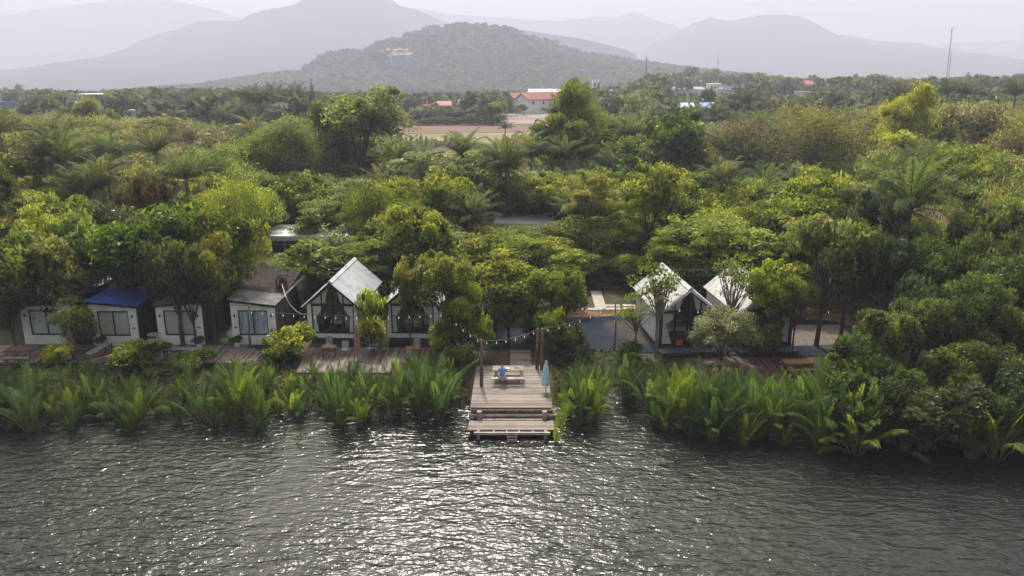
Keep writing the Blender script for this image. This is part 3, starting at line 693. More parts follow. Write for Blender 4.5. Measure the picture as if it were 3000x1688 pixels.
# rail plank along its edge
o = MB().box((-31, a0.y - .12, 1.12), (18, .22, .07)).box((-33, a0.y - .1, .82), (16, .1, .2)).build('edge_rail', M['grey_beam']); tag(o, 'long grey plank along the outer edge of the boardwalk', 'plank')
c = [at(900, 1018, 1.0), at(1266, 1018, 1.0), at(1219, 1092, 1.0), at(868, 1092, 1.0)]
deck('river_deck', [(p.x, p.y) for p in reversed(c)][0:4], 1.0, 'grey_boards', 'grey plank deck in front of the two white framed gabled cabins', 'deck', [(x, c[2].y + .3) for x in (-12.8, -10.4, -8.0, -6.2)] + [(x, 53) for x in (-13.6, -10, -6)])
c = [at(2440, 1112, 1.0), at(2425, 1047, 1.0), at(2010, 1050, 1.0), at(2015, 1122, 1.0)]
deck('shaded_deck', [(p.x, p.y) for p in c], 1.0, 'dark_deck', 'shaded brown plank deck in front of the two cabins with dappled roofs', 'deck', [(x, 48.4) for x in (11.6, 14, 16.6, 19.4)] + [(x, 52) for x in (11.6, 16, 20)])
# ================================================================ JETTY
J = empty('jetty', (0, 0, 0), 0, 'silver grey wooden jetty with a lower landing platform reaching out over the river', 'jetty')
yf, yb = 43.9, 50.9
MB().slab([(-2.5, yf), (2.42, yf), (2.38, yb), (-2.42, yb)], .93, 1.0).build('deck_boards', M['jetty_boards'], J)
MB().slab([(-.12, yb + .02), (1.32, yb + .02), (1.32, 54.0), (-.12, 54.0)], .95, 1.02).build('walkway', M['jetty_boards'], J)
MB().box((-2.3, 47.4, .82), (.14, 7.0, .2)).box((2.2, 47.4, .82), (.14, 7.0, .2)).box((0, 47.4, .82), (.14, 6.8, .2)).build('joist', M['dark_beam'], J)
for (y, z, x0, x1, m_) in ((43.82, .84, -2.45, 2.4, 'brown_post'), (43.6, .62, -2.55, 2.58, 'grey_beam'), (43.95, .62, -2.5, 2.6, 'grey_beam'), (43.3, .46, -1.75, 1.8, 'grey_beam')):
    MB().box(((x0 + x1) / 2, y, z), (x1 - x0, .16, .15)).build('cross_beam', M[m_], J)
MB().slab([(-2.58, 41.95), (2.5, 41.95), (2.42, 43.15), (-2.5, 43.15)], .42, .5).build('landing_platform', M['jetty_boards'], J)
rl = MB().box((.0, 41.55, .46), (4.35, .13, .15))
for x in (-1.05, -.3, .4, 1.2): rl.box((x, 41.72, .44), (.07, .4, .08))
rl.build('front_rail', M['pale_beam'], J)
for s in (-1.93, 1.93):
    MB().box((s, 41.78, -.35), (.17, .17, 1.75), rz=.05).build('post', M['grey_beam'], J)
    MB().box((s, 43.45, .1), (.27, .27, 1.75), rz=.05).build('post', M['grey_beam'], J)
for x in (-2.1, 0, 2.1):
    for y in (45.5, 48, 50.3): MB().box((x, y, -.2), (.18, .18, 2.1)).build('post', M['dark_beam'], J)
L_ = empty('ladder', (0, 41.42, 0), 0, 'small wooden ladder hanging from the front rail of the jetty into the river', 'ladder')
for s in (-.24, .24): MB().box((s, 0, -.15), (.07, .06, 1.1)).build('rail', M['pale_beam'], L_)
for z in (-.05, .13, .31): MB().box((0, -.005, z), (.41, .05, .06)).build('rung', M['pale_beam'], L_)
POLES = [(-1.95, 47.3, 4.1, 'thick brown pole standing on the jetty to the left of the seated person'), (1.68, 50.35, 3.85, 'brown pole at the rear corner of the jetty, nearer the walkway'), (1.98, 50.2, 3.9, 'brown pole at the rear corner of the jetty, just behind the light blue umbrella')]
PT = []
for x, y, zt, lb in POLES:
    o = MB().tube([(x, y, 1.0), (x + .02, y, 2.5), (x + .05, y, zt)], [.115, .105, .095], 9).build('light_pole', M['brown_post'], None, True); tag(o, lb, 'pole', 'poles of the string lights'); PT.append(Vector((x + .05, y, zt - .05)))
o = MB().tube([(7.35, 54.0, .9), (7.4, 54.0, 2.6), (7.3, 54, 4.7)], [.07, .06, .055], 7).build('light_pole', M['pale_bark'], None, True)
tag(o, 'thin grey pole standing in front of the dark paved yard', 'pole', 'poles of the string lights')
o = MB().tube([(-18.9, 54.3, .9), (-18.85, 54.3, 3.2), (-18.7, 54.3, 4.3)], [.09, .08, .06], 7).build('light_pole', M['pale_bark'], None, True)
tag(o, 'forked grey pole between the grey-curtained cabin and the blue-curtained cabin', 'pole', 'poles of the string lights')
def string_light(a, b, sag, nb, label, drop=.16):
    a, b = Vector(a), Vector(b); f = lambda t: a.lerp(b, t) - Vector((0, 0, sag * 4 * t * (1 - t)))
    root = empty('string_light', tuple(a), 0, label, 'string light', 'strings of bulbs over the decks')
    o = MB().tube([f(i / 24) - a for i in range(25)], .014, 4).build('cable', M['cable'], root)
    for i in range(nb):
        p_ = f((i + .5) / nb) - a
        MB().lathe((p_.x, p_.y, p_.z - drop - .1), [(.005, .03), (.028, .045), (.034, .07), (.02, .1), (.012, .13), (.012, .2)], 7).build('bulb', M['bulb'], root)
string_light((-18.7, 53.6, 4.15), (-4.6, 53.2, 4.05), .35, 19, 'long string of bulbs from the forked pole across the white framed cabins')
string_light((-4.6, 53.2, 4.05), PT[0], .15, 5, 'short string of bulbs from the orange-green tree down to the thick jetty pole')
string_light(PT[0], PT[1], .25, 6, 'sagging string of bulbs between the poles of the jetty')
string_light(PT[2], (7.3, 54, 4.6), .3, 7, 'string of bulbs from the jetty to the thin grey pole by the yard')
string_light((7.3, 54, 4.6), (22.9, 53.5, 4.2), .4, 12, 'string of bulbs from the thin grey pole towards the trunks beside the shaded deck')
for (a, b, s_, lb) in (((-26, 55.2, 4.4), (-18.7, 54.3, 4.25), .15, 'thin cable strung in front of the grey-curtained cabin'), ((-14.6, 62, 5.1), (-4, 61, 5.0), .12, 'thin cable crossing above the pale ribbed roof'), ((9.2, 61.5, 5.1), (17, 61.2, 5.3), .12, 'thin cable crossing behind the two dappled roofs')):
    a, b = Vector(a), Vector(b); o = MB().tube([a.lerp(b, i / 12) - Vector((0, 0, s_ * 4 * i / 12 * (1 - i / 12))) for i in range(13)], .02, 4).build('power_cable', M['cable']); tag(o, lb, 'cable')
# ================================================================ FURNITURE
def table(name, loc, rz, size, h, mats, label, cat='table', group=None, leg=.07, bench=None):
    t = empty(name, loc, rz, label, cat, group); w_, d_ = size
    tp = MB(); n = max(3, int(d_ / .14))
    for i in range(n): tp.box((0, -d_ / 2 + (i + .5) * d_ / n, h - .025), (w_, d_ / n - .012, .05))
    tp.build('tabletop', M[mats[0]], t)
    for sx in (-1, 1):
        for sy in (-1, 1): MB().box((sx * (w_ / 2 - .08), sy * (d_ / 2 - .08), (h - .05) / 2), (leg, leg, h - .05)).build('leg', M[mats[1]], t)
    a = MB().box((0, -d_ / 2 + .08, h - .1), (w_ - .23, .04, .09)).box((0, d_ / 2 - .08, h - .1), (w_ - .23, .04, .09)); a.build('apron', M[mats[1]], t)
    return t
def chair(loc, rz, mat, label, group=None):
    c = empty('chair', loc, rz, label, 'chair', group)
    MB().box((0, 0, .44), (.46, .46, .05)).build('seat', M[mat], c)
    MB().box((0, .22, .73), (.45, .04, .5), rx=-.12).build('backrest', M[mat], c)
    for sx in (-.2, .2):
        for sy in (-.2, .2): MB().box((sx, sy, .21), (.035, .035, .42)).build('leg', M[mat], c)
    return c
def closed_umbrella(loc, H, mat, label, rad=.3, base=True, lean=0.0, post=None):
    u = empty('closed_umbrella', loc, 0, label, 'umbrella'); u.rotation_euler = (0, lean, 0)
    MB().tube([(0, 0, 0), (0, 0, H)], .028, 7).build('pole', M['pole'] if post is None else M[post], u)
    MB().lathe((0, 0, H * .22), [(rad * 1.0, 0), (rad * 1.02, .03), (rad * .85, H * .3), (rad * .6, H * .55), (rad * .28, H * .73), (.04, H * .79)], 12, pleat=.14).build('canopy', M[mat], u)
    if base: MB().box((0, 0, .03), (.75, .1, .06)).box((0, 0, .09), (.1, .75, .06)).build('base', M['pole'], u)
    return u
def pdk(px, py, z=1.0): p = at(px, py, z); return (p.x, p.y, z)
table('teak_table', pdk(965, 1044), .02, (1.0, .62), .75, ('teak', 'teak'), 'square teak table with a chair behind it on the river deck', group='small teak tables on the river deck')
chair(pdk(964, 1026), 0, 'grey_plastic', 'grey chair tucked behind the teak table in front of the clear-view gabled cabin', 'grey chairs on the river deck')
chair(pdk(1012, 1040), .08, 'grey_plastic', 'grey chair standing free between the teak table and the closed pink umbrella', 'grey chairs on the river deck')
table('teak_table', pdk(1211, 1048), -.03, (1.0, .62), .75, ('teak', 'teak'), 'teak table on the river deck near the fronds, outside the half hidden cabin', group='small teak tables on the river deck')
chair(pdk(1222, 1030), 0, 'grey_plastic', 'grey chair behind the teak table outside the half hidden cabin', 'grey chairs on the river deck')
chair(pdk(1203, 1062), math.pi, 'grey_plastic', 'grey chair on the river side of the teak table by the fronds', 'grey chairs on the river deck')
u = closed_umbrella(pdk(1049, 1061), 2.7, 'pink_cloth', 'closed faded pink umbrella hanging from a dark stand on the river deck', .24)
closed_umbrella(pdk(216, 1058, 1.02), 2.3, 'plum_cloth', 'closed plum red umbrella at the edge of the boardwalk beside the yellow-green shrub', .3)
closed_umbrella((2.12, 46.35, 1.0), 2.05, 'sky_cloth', 'closed light blue umbrella standing at the edge of the jetty', .25, base=False)
def long_table(p0, p1, w_, h, label, z=1.02):
    a, b = Vector((*pdk(*p0, z)[:2], z)), Vector((*pdk(*p1, z)[:2], z)); c = (a + b) / 2; d = b - a
    return table('long_table', tuple(c), math.atan2(d.y, d.x), (d.length, w_), h, ('grey_top', 'dark_beam'), label, 'table', 'long grey tables on the boardwalk', .09)
long_table((262, 1066), (322, 1030), .62, .7, 'long grey-blue table set slantwise on the boardwalk below the blue-roofed cabin')
long_table((484, 1050), (600, 1049), .6, .72, 'long grey table behind the bushes in front of the grey-curtained cabin')
def slat_bench(loc, rz, L, label, mat='grey_beam', w_=.5, h=.45, nm='bench', grp=None):
    b = empty(nm, loc, rz, label, 'bench', grp); s = MB()
    for i in range(4): s.box((0, -w_ / 2 + (i + .5) * w_ / 4, h - .02), (L, w_ / 4 - .015, .04))
    s.build('seat', M[mat], b)
    for sx in (-1, 1):
        MB().box((sx * (L / 2 - .15), 0, (h - .04) / 2), (.08, w_ - .06, h - .04)).build('leg', M[mat], b)
    return b
slat_bench(pdk(300, 1066, 1.02), math.atan2(1.9, 1.4), 2.4, 'narrow brown bench beside the slanting grey-blue table', 'brown_post', .35)
table('slatted_table', pdk(62, 1052, 1.02), .03, (1.7, 1.0), .78, ('brown_post', 'grey_beam'), 'worn slatted brown table at the far end of the boardwalk')
slat_bench(pdk(50, 1066, 1.02), .02, 1.8, 'worn bench on the river side of the slatted brown table', 'grey_beam', .35)
# bin beside the grey-curtained cabin
p = at(456, 1012, 1.02); b = empty('water_cooler', (p.x, p.y - .2, 1.02), 0, 'white bin with dark rim standing between the blue-roofed and grey-curtained cabins', 'bin')
MB().box((0, 0, .45), (.6, .55, .9)).build('body', M['wall_cream'], b); MB().box((0, 0, .94), (.66, .6, .07)).build('lid', M['grey_plastic'], b); MB().box((0, -.28, .78), (.6, .03, .16)).build('rim', M['pole'], b)
# orange tables on the shaded deck
def picnic(loc, rz, mats, L, label, grp):
    t = table('picnic_table', loc, rz, (L, .85), .76, mats, label, 'table', grp)
    for s in (-1, 1):
        MB().box((0, s * .72, .44), (L, .26, .05)).build('bench_seat', M[mats[0]], t)
    for sx in (-1, 1): MB().box((sx * (L / 2 - .3), 0, .38), (.07, 1.5, .08)).build('cross_brace', M[mats[1]], t)
    return t
picnic(pdk(2335, 1090), R(2), ('orange_wood', 'teak'), 1.9, 'orange-brown picnic table on the shaded deck, out in the open beside the bare planks', 'picnic tables on the shaded deck')
picnic(pdk(2112, 1096), R(-3), ('brown_post', 'teak'), 2.2, 'dull brown picnic table on the shaded deck below the round grey-green bush', 'picnic tables on the shaded deck')
PB = empty('picnic_table', (-.25, 48.45, 1.0), 0, 'grey wooden picnic table with attached benches on the jetty where the person sits', 'table')
tp = MB()
for i in range(5): tp.box((.0, -.36 + i * .18, .74), (2.0, .165, .045))
tp.build('tabletop', M['grey_beam'], PB)
MB().box((0, -.98, .44), (2.15, .26, .05)).build('bench_seat', M['pale_beam'], PB); MB().box((0, .88, .44), (2.0, .26, .05)).build('bench_seat', M['grey_beam'], PB)
for sx in (-.82, .82):
    MB().box((sx, -.5, .36), (.08, .1, .86), rx=R(-32)).box((sx, .5, .36), (.08, .1, .86), rx=R(32)).build('leg', M['pale_beam'], PB)
    MB().box((sx + .085, 0, .395), (.07, 2.0, .09)).build('cross_brace', M['pale_beam'], PB)
# food things on it
o = MB().lathe((-.3, 48.3, 1.765), [(.05, 0), (.12, .03), (.14, .06), (.13, .06), (.05, .02)], 12).build('bowl', M['white']); tag(o, 'small white bowl on the picnic table of the jetty', 'bowl')
o = MB().box((.35, 48.5, 1.775), (.3, .22, .02)).build('laptop_tray', M['pole']); o.name = 'tray'; tag(o, 'dark flat tray on the picnic table of the jetty', 'tray')
# potted plants by the boardwalk cabins are made with the plants below
# ================================================================ PERSON
def skin_obj(name, V, E, Rr, mat, parent, root_i=0, lv=2):
    me = bpy.data.meshes.new(name); me.from_pydata(V, E, []); o = bpy.data.objects.new(name, me); COL.objects.link(o); o.parent = parent
    me.materials.append(mat)
    m1 = o.modifiers.new('skin', 'SKIN'); m1.use_smooth_shade = True; sv = me.skin_vertices
    if len(sv) == 0: me.skin_vertices.new() if hasattr(me.skin_vertices, 'new') else None
    lay = me.skin_vertices[0].data
    for i, r_ in enumerate(Rr): lay[i].radius = r_ if hasattr(r_, '__len__') else (r_, r_); lay[i].use_root = (i == root_i)
    m2 = o.modifiers.new('sub', 'SUBSURF'); m2.levels = lv; m2.render_levels = lv
    return o
PX, PY, PZ = -.62, 47.47, 1.465     # seat top
# local: +y is the way the person faces (away from the river), z up from the seat
bV = [(0, 0, .09), (0, .02, .24), (0, .06, .4), (0, .1, .5), (0, .13, .575), (0, .155, .62), (0, .175, .7), (0, .18, .79)]
bR = [(.15, .115), (.135, .1), (.165, .11), (.14, .09), (.055, .055), (.052, .055), (.075, .09), (.06, .075)]
bE = [(i, i + 1) for i in range(7)]
def addc(pts, rad, frm):
    global bV, bR, bE
    last = frm
    for p_, r_ in zip(pts, rad):
        bV.append(p_); bR.append(r_); bE.append((last, len(bV) - 1)); last = len(bV) - 1
    return last
for s in (-1, 1):
    h_ = addc([(s * .17, .1, .49), (s * .26, .2, .27), (s * .2, .42, .34), (s * .16, .5, .35)], [(.055, .055), (.043, .043), (.03, .03), (.022, .034)], 3)
    for k, (dx, L_f) in enumerate(((-.032, .07), (-.011, .08), (.011, .075), (.03, .06))):   # four curled fingers
        addc([(s * .16 + dx, .535, .355), (s * .16 + dx, .535 + L_f * .55, .35), (s * .16 + dx * 1.05, .535 + L_f, .33)], [(.011,) * 2, (.009,) * 2, (.007,) * 2], h_)
    addc([(s * .16 - s * .045, .5, .345), (s * .16 - s * .062, .535, .335)], [(.012,) * 2, (.009,) * 2], h_)  # thumb
    addc([(s * .1, .04, .08), (s * .13, .42, .06), (s * .13, .44, -.36), (s * .13, .46, -.42), (s * .13, .58, -.43)], [(.095, .09), (.06, .06), (.04, .045), (.04, .035), (.03, .025)], 0)
P_ = empty('person', (PX, PY, PZ), 0, 'person in a blue shirt and pale shorts seated at the jetty table, back turned', 'person')
P_.scale = (1.1, 1.1, 1.14)
body = skin_obj('body', bV, bE, bR, M['skin'], P_)
skin_obj('shirt', [(0, -.005, .06), (0, .015, .24), (0, .055, .4), (0, .095, .5), (0, .12, .545), (-.175, .1, .485), (-.235, .16, .36), (.175, .1, .485), (.235, .16, .36)],
         [(0, 1), (1, 2), (2, 3), (3, 4), (3, 5), (5, 6), (3, 7), (7, 8)], [(.18, .135), (.16, .12), (.19, .13), (.165, .108), (.072, .07), (.082, .082), (.075, .075), (.082, .082), (.075, .075)], M['shirt'], P_)
skin_obj('shorts', [(0, .0, .075), (-.1, .06, .085), (-.13, .34, .07), (.1, .06, .085), (.13, .34, .07)], [(0, 1), (1, 2), (0, 3), (3, 4)], [(.185, .13), (.11, .105), (.09, .085), (.11, .105), (.09, .085)], M['shorts'], P_)
skin_obj('hair', [(0, .15, .74), (0, .155, .8), (0, .185, .845)], [(0, 1), (1, 2)], [(.07, .065), (.078, .085), (.05, .06)], M['hair'], P_)
fm = MB()
for s in (-1, 1): fm.lathe((s * .026, .262, .745), [(.002, -.008), (.009, 0), (.002, .008)], 6); fm.box((s * .082, .18, .735), (.015, .04, .06))
fm.box((0, .275, .72), (.02, .03, .045), rx=.3).box((0, .262, .685), (.045, .012, .012)); fm.build('face', M['skin'], P_)
for s in (-1, 1): MB().box((s * .13, .52, -.45), (.095, .26, .03)).build('sandal', M['pole'], P_)
# ================================================================ VEGETATION
M['stem'] = surf('palm_stem', (.09, .1, .03), (.16, .16, .06), .6, 5)
M['palm_trunk'] = surf('palm_trunk', (.1, .085, .07), (.19, .165, .14), .9, 8, .5, 14, (1, 1, 4))
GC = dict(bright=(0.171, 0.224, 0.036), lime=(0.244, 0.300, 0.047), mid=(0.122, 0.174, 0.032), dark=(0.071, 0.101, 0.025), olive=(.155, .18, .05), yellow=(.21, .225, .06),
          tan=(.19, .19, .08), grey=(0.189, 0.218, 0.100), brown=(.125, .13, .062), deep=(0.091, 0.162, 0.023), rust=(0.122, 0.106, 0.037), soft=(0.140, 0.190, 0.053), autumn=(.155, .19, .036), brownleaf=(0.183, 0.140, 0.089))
SP = {  # kind: near(R0,H0,zbase,K,cr,flat,n,leaf,up,shape,rt,nl,leafmat)
 'mango_tree': (2.6, 2.2, 3.0, 66, .6, .62, 11500, .255, .5, 'dome', .16, 10, 'leaf_glossy'),
 'acacia_tree': (3.0, 2.2, 3.0, 85, .7, .26, 11500, .21, 1.8, 'layer', .13, 12, 'leaf'),
 'mangrove_tree': (2.5, 2.5, 2.6, 80, .55, .7, 12500, .21, .3, 'round', .13, 8, 'leaf_glossy'),
 'tall_tree': (3.6, 4.6, 6.5, 110, .85, .7, 24000, .23, .4, 'cone2', .28, 14, 'leaf'),
 'feathery_tree': (3.0, 2.7, 3.8, 75, .8, .8, 14000, .17, .2, 'dome', .15, 12, 'leaf'),
 'sparse_tree': (2.4, 2.1, 3.9, 34, .48, .7, 1500, .2, .4, 'dome', .12, 26, 'leaf_glossy'),
 'twiggy_tree': (3.2, 3.0, 4.2, 60, 1.0, .8, 6500, .17, .1, 'dome', .16, 40, 'leaf'),
 'shrub': (1.6, 1.25, 1.1, 42, .42, .75, 4200, .2, .5, 'round', .05, 10, 'leaf'),
 'casuarina_tree': (1.6, 3.2, 4.0, 60, .55, .9, 7000, .2, -.2, 'cone', .14, 16, 'leaf'),
}
PROTO = {}
def proto(kind, far, var):
    key = (kind, far, var)
    if key in PROTO: return PROTO[key]
    R0, H0, zb, K, cr, flat, n, leaf, up, shape, rt, nl, lm = SP[kind]
    rng = np.random.default_rng(abs(hash((kind, var))) % 1000 if False else (sum(map(ord, kind)) * 7 + var * 13 + (5 if far else 0)))
    kf = (.75, 1.0, 1.3, .9, 1.1)[var % 5]; lf = (1.15, .95, .85, 1.25, 1.0)[var % 5]; K = int(K * kf); cr = cr / kf ** .4; leaf *= lf; n = int(n / lf ** 1.6)
    if far: n = int(n * .45); leaf *= 1.5
    sh = 'dome' if shape == 'cone2' else shape
    c, tint, cc = crown_cloud(rng, n, R0, H0, K, cr, flat, sh, zb)
    if shape == 'cone2':
        f = np.clip(1.25 - .42 * (c[:, 2] - zb) / H0, .35, 1.3); c[:, 0] *= f; c[:, 1] *= f; c[:, 2] -= .0
        f = np.clip(1.25 - .42 * (cc[:, 2] - zb) / H0, .35, 1.3); cc[:, 0] *= f; cc[:, 1] *= f
    zt = max(.8, zb - .55 * H0); lb = limbs(rng, cc, zt, rt, nl)
    c, a, b = leaves(rng, c, leaf, up, .52 if kind != 'casuarina_tree' else .25)
    v = np.empty((len(c), 4, 3), np.float32); v[:, 0] = c - a; v[:, 1] = c - b; v[:, 2] = c + a; v[:, 3] = c + b
    top = float(np.percentile(c[:, 2], 99.3)); rad = float(np.percentile(np.hypot(c[:, 0], c[:, 1]), 96))
    bark = M['bark'] if kind not in ('sparse_tree', 'twiggy_tree') else M['pale_bark']
    if far: r = (raw_mesh(kind, v.reshape(-1, 3), len(c), tint, [M[lm], bark], lb), None, rad, top)
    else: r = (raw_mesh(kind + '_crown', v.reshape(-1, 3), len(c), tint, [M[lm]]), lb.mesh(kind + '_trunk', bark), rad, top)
    PROTO[key] = r; return r
TRC = random.Random(11)
def tree(kind, x, y, Rw, ztop, col, label, group=None, far=False, gz=None, cat='tree', var=None):
    gz = (max(-.3, ground_z(x, y)) if y < 62 else .9) if gz is None else gz
    crown, trunk, rad, top = proto(kind, far, TRC.randrange(5) if var is None else var)
    col = GC[col] if isinstance(col, str) else col; j = TRC.uniform(.85, 1.18)
    col = (col[0] * j * TRC.uniform(.93, 1.07), col[1] * j, col[2] * j * TRC.uniform(.9, 1.1), 1)
    s = (Rw / rad, Rw / rad * TRC.uniform(.92, 1.08), (ztop - gz) / top); rz = TRC.uniform(0, 6.28)
    if far:
        o = link_mesh(kind, crown); o.location = (x, y, gz - .05); o.rotation_euler = (0, 0, rz); o.scale = s; o.color = col
        return tag(o, label, cat, group)
    t = empty(kind, (x, y, gz - .05), rz, label, cat, group); t.scale = s
    link_mesh('trunk', trunk, t); c = link_mesh('crown', crown, t); c.color = col; t.color = col
    return t
def tpx(kind, px, ytop, Y, Rpx, col, label, group=None, **k):
    p = atY(px, ytop, Y); d = Y * cP + (CAMH - p.z) * sP
    return tree(kind, p.x, Y, Rpx / FPX * d, p.z, col, label, group, **k)
# ---- palms
def frond(rng, base, az, el0, L, curve, nl, ll, lw, droop, vee, ext, tw=0.0, rr=.03, bare=.12):
    S = 14; ts = np.linspace(0, 1, S + 1); el = el0 - curve * ts ** 1.4
    h = np.array([math.cos(az), math.sin(az), 0]); st = L / S
    P = [np.array(base, float)]
    for i in range(S): e = el[i]; P.append(P[-1] + st * (h * math.cos(e) + np.array([0, 0, math.sin(e)])))
    P = np.array(P); ext.tube([tuple(p) for p in P[::2]], [rr * (1 - .8 * t) for t in ts[::2]], 4, 1, False)
    t = np.repeat(np.linspace(bare, .99, nl), 2); sd = np.tile([-1, 1], nl)[:, None]
    p = np.stack([np.interp(t, ts, P[:, k]) for k in range(3)], 1)
    e = np.interp(t, ts, el); tan = np.stack([h[0] * np.cos(e), h[1] * np.cos(e), np.sin(e)], 1)
    side = np.array([-math.sin(az), math.cos(az), 0.0]); side = side * math.cos(tw) + np.array([0, 0, 1]) * math.sin(tw)
    nrm = np.cross(np.broadcast_to(side, tan.shape), tan); nrm *= np.sign(nrm[:, 2:3] + 1e-6)
    ln = ll * (np.sin(np.clip((t - bare * .6) / (1 - bare * .6), 0, 1) * math.pi * .8 + .35) * .85 + .15)[:, None] * rng.uniform(.85, 1.1, (len(t), 1))
    a = np.radians(62 - 34 * t)[:, None] + rng.normal(0, .06, (len(t), 1))
    d = tan * np.cos(a) + side * sd * np.sin(a) + nrm * vee; d = unit(d)
    mid = p + d * ln * .5; tip = p + d * ln - np.array([0, 0, 1]) * ln * droop * rng.uniform(.6, 1.3, (len(t), 1))
    w = unit(np.cross(d, nrm)) * lw * .5
    v = np.empty((len(t), 4, 3), np.float32); v[:, 0] = p; v[:, 1] = mid - w; v[:, 2] = tip; v[:, 3] = mid + w
    return v
NIPA, NIPAD, COCO = [], [], []
for s in range(6):
    rng = np.random.default_rng(50 + s); ext = MB(); V = []; T = []
    nf = 13 + s % 4
    for i in range(nf):
        az = 2 * math.pi * (i / nf + rng.uniform(-.06, .06)); old = rng.random()
        q = frond(rng, (.18 * math.cos(az), .18 * math.sin(az), -.1), az, R(87 - 27 * old ** 1.5), rng.uniform(3.3, 4.6), R(rng.uniform(12, 45) + 55 * old ** 2), 36, .66, .05, .12 + .3 * old, .15, ext, rng.uniform(-.5, .5), .05, .3)
        V.append(q.reshape(-1, 3)); T.append(np.clip(rng.normal(.5, .17) + rng.normal(0, .06, len(q)), 0, 1))
    V = np.concatenate(V); T = np.concatenate(T); NIPA.append((raw_mesh('nipa_fronds', V, len(V) // 4, T, [M['frond'], M['stem']], ext), float(V[:, 2].max())))
    ext = MB(); V = []
    for i in range(1 + s % 2):
        az = rng.uniform(0, 6.28); q = frond(rng, (.15 * math.cos(az), .15 * math.sin(az), 0), az, R(rng.uniform(40, 60)), rng.uniform(2.4, 3.2), R(rng.uniform(90, 125)), 34, .6, .07, .6, .05, ext, 0, .04, .25); V.append(q.reshape(-1, 3))
    V = np.concatenate(V); NIPAD.append(raw_mesh('dead_fronds', V, len(V) // 4, np.full(len(V) // 4, .5), [M['frond'], M['stem']], ext))
for s in range(4):
    rng = np.random.default_rng(80 + s); ext = MB(); V = []; T = []
    for i in range(24):
        az = i * 2.4 + rng.uniform(-.2, .2); k = i / 24; el = R(88 - 60 * k + rng.uniform(-9, 9))
        q = frond(rng, (.12 * math.cos(az), .12 * math.sin(az), .1 - .2 * k), az, el, rng.uniform(3.1, 4.0), R(rng.uniform(40, 85)) * (1 - .25 * k), 27, .95, .1, .35 + .4 * k, .05, ext, rng.uniform(-.4, .4), .045, .1)
        V.append(q.reshape(-1, 3)); T.append(np.clip(.62 - .35 * k + rng.normal(0, .1) + rng.normal(0, .05, len(q)), 0, 1))
    V = np.concatenate(V); T = np.concatenate(T); cr_ = raw_mesh('coconut_fronds', V, len(V) // 4, T, [M['frond'], M['stem']], ext)
    ext = MB(); V = []
    for i in range(3):
        az = rng.uniform(0, 6.28); q = frond(rng, (.1, 0, -.2), az, R(rng.uniform(-5, 25)), 3.2, R(95), 40, .7, .06, .7, 0, ext, 0, .04, .1); V.append(q.reshape(-1, 3))
    V = np.concatenate(V); dd = raw_mesh('dead_fronds', V, len(V) // 4, np.full(len(V) // 4, .5), [M['frond'], M['stem']], ext)
    COCO.append((cr_, dd))
def coconut(px, py, Y, label, sc=1.0, lean=.25, col=(.085, .115, .03), dead=True, group='coconut palms among the trees', var=None):
    p = atY(px, py, Y); t = empty('coconut_palm', (p.x, Y, .8), 0, label, 'palm', group)
    h = p.z - .8; az = TRC.uniform(0, 6.28); lx, ly = lean * math.cos(az), lean * math.sin(az)
    MB().tube([(lx * 2.2, ly * 2.2, -.2), (lx * 1.2, ly * 1.2, h * .35), (lx * .4, ly * .4, h * .7), (0, 0, h - .1)], [.22 * sc, .17 * sc, .15 * sc, .15 * sc], 8).build('trunk', M['palm_trunk'], t)
    f, d = COCO[TRC.randrange(4) if var is None else var]
    c = link_mesh('fronds', f, t); c.location = (0, 0, h); c.rotation_euler = (0, 0, TRC.uniform(0, 6.28)); c.scale = (sc, sc, sc); c.color = (*[v * TRC.uniform(.85, 1.15) for v in col], 1)
    if dead:
        c = link_mesh('dead_fronds', d, t); c.location = (0, 0, h); c.rotation_euler = (0, 0, TRC.uniform(0, 6.28)); c.scale = (sc, sc, sc); c.color = (.3, .24, .17, 1)
    return t
G1 = 'leafy trees around the riverside cabins'
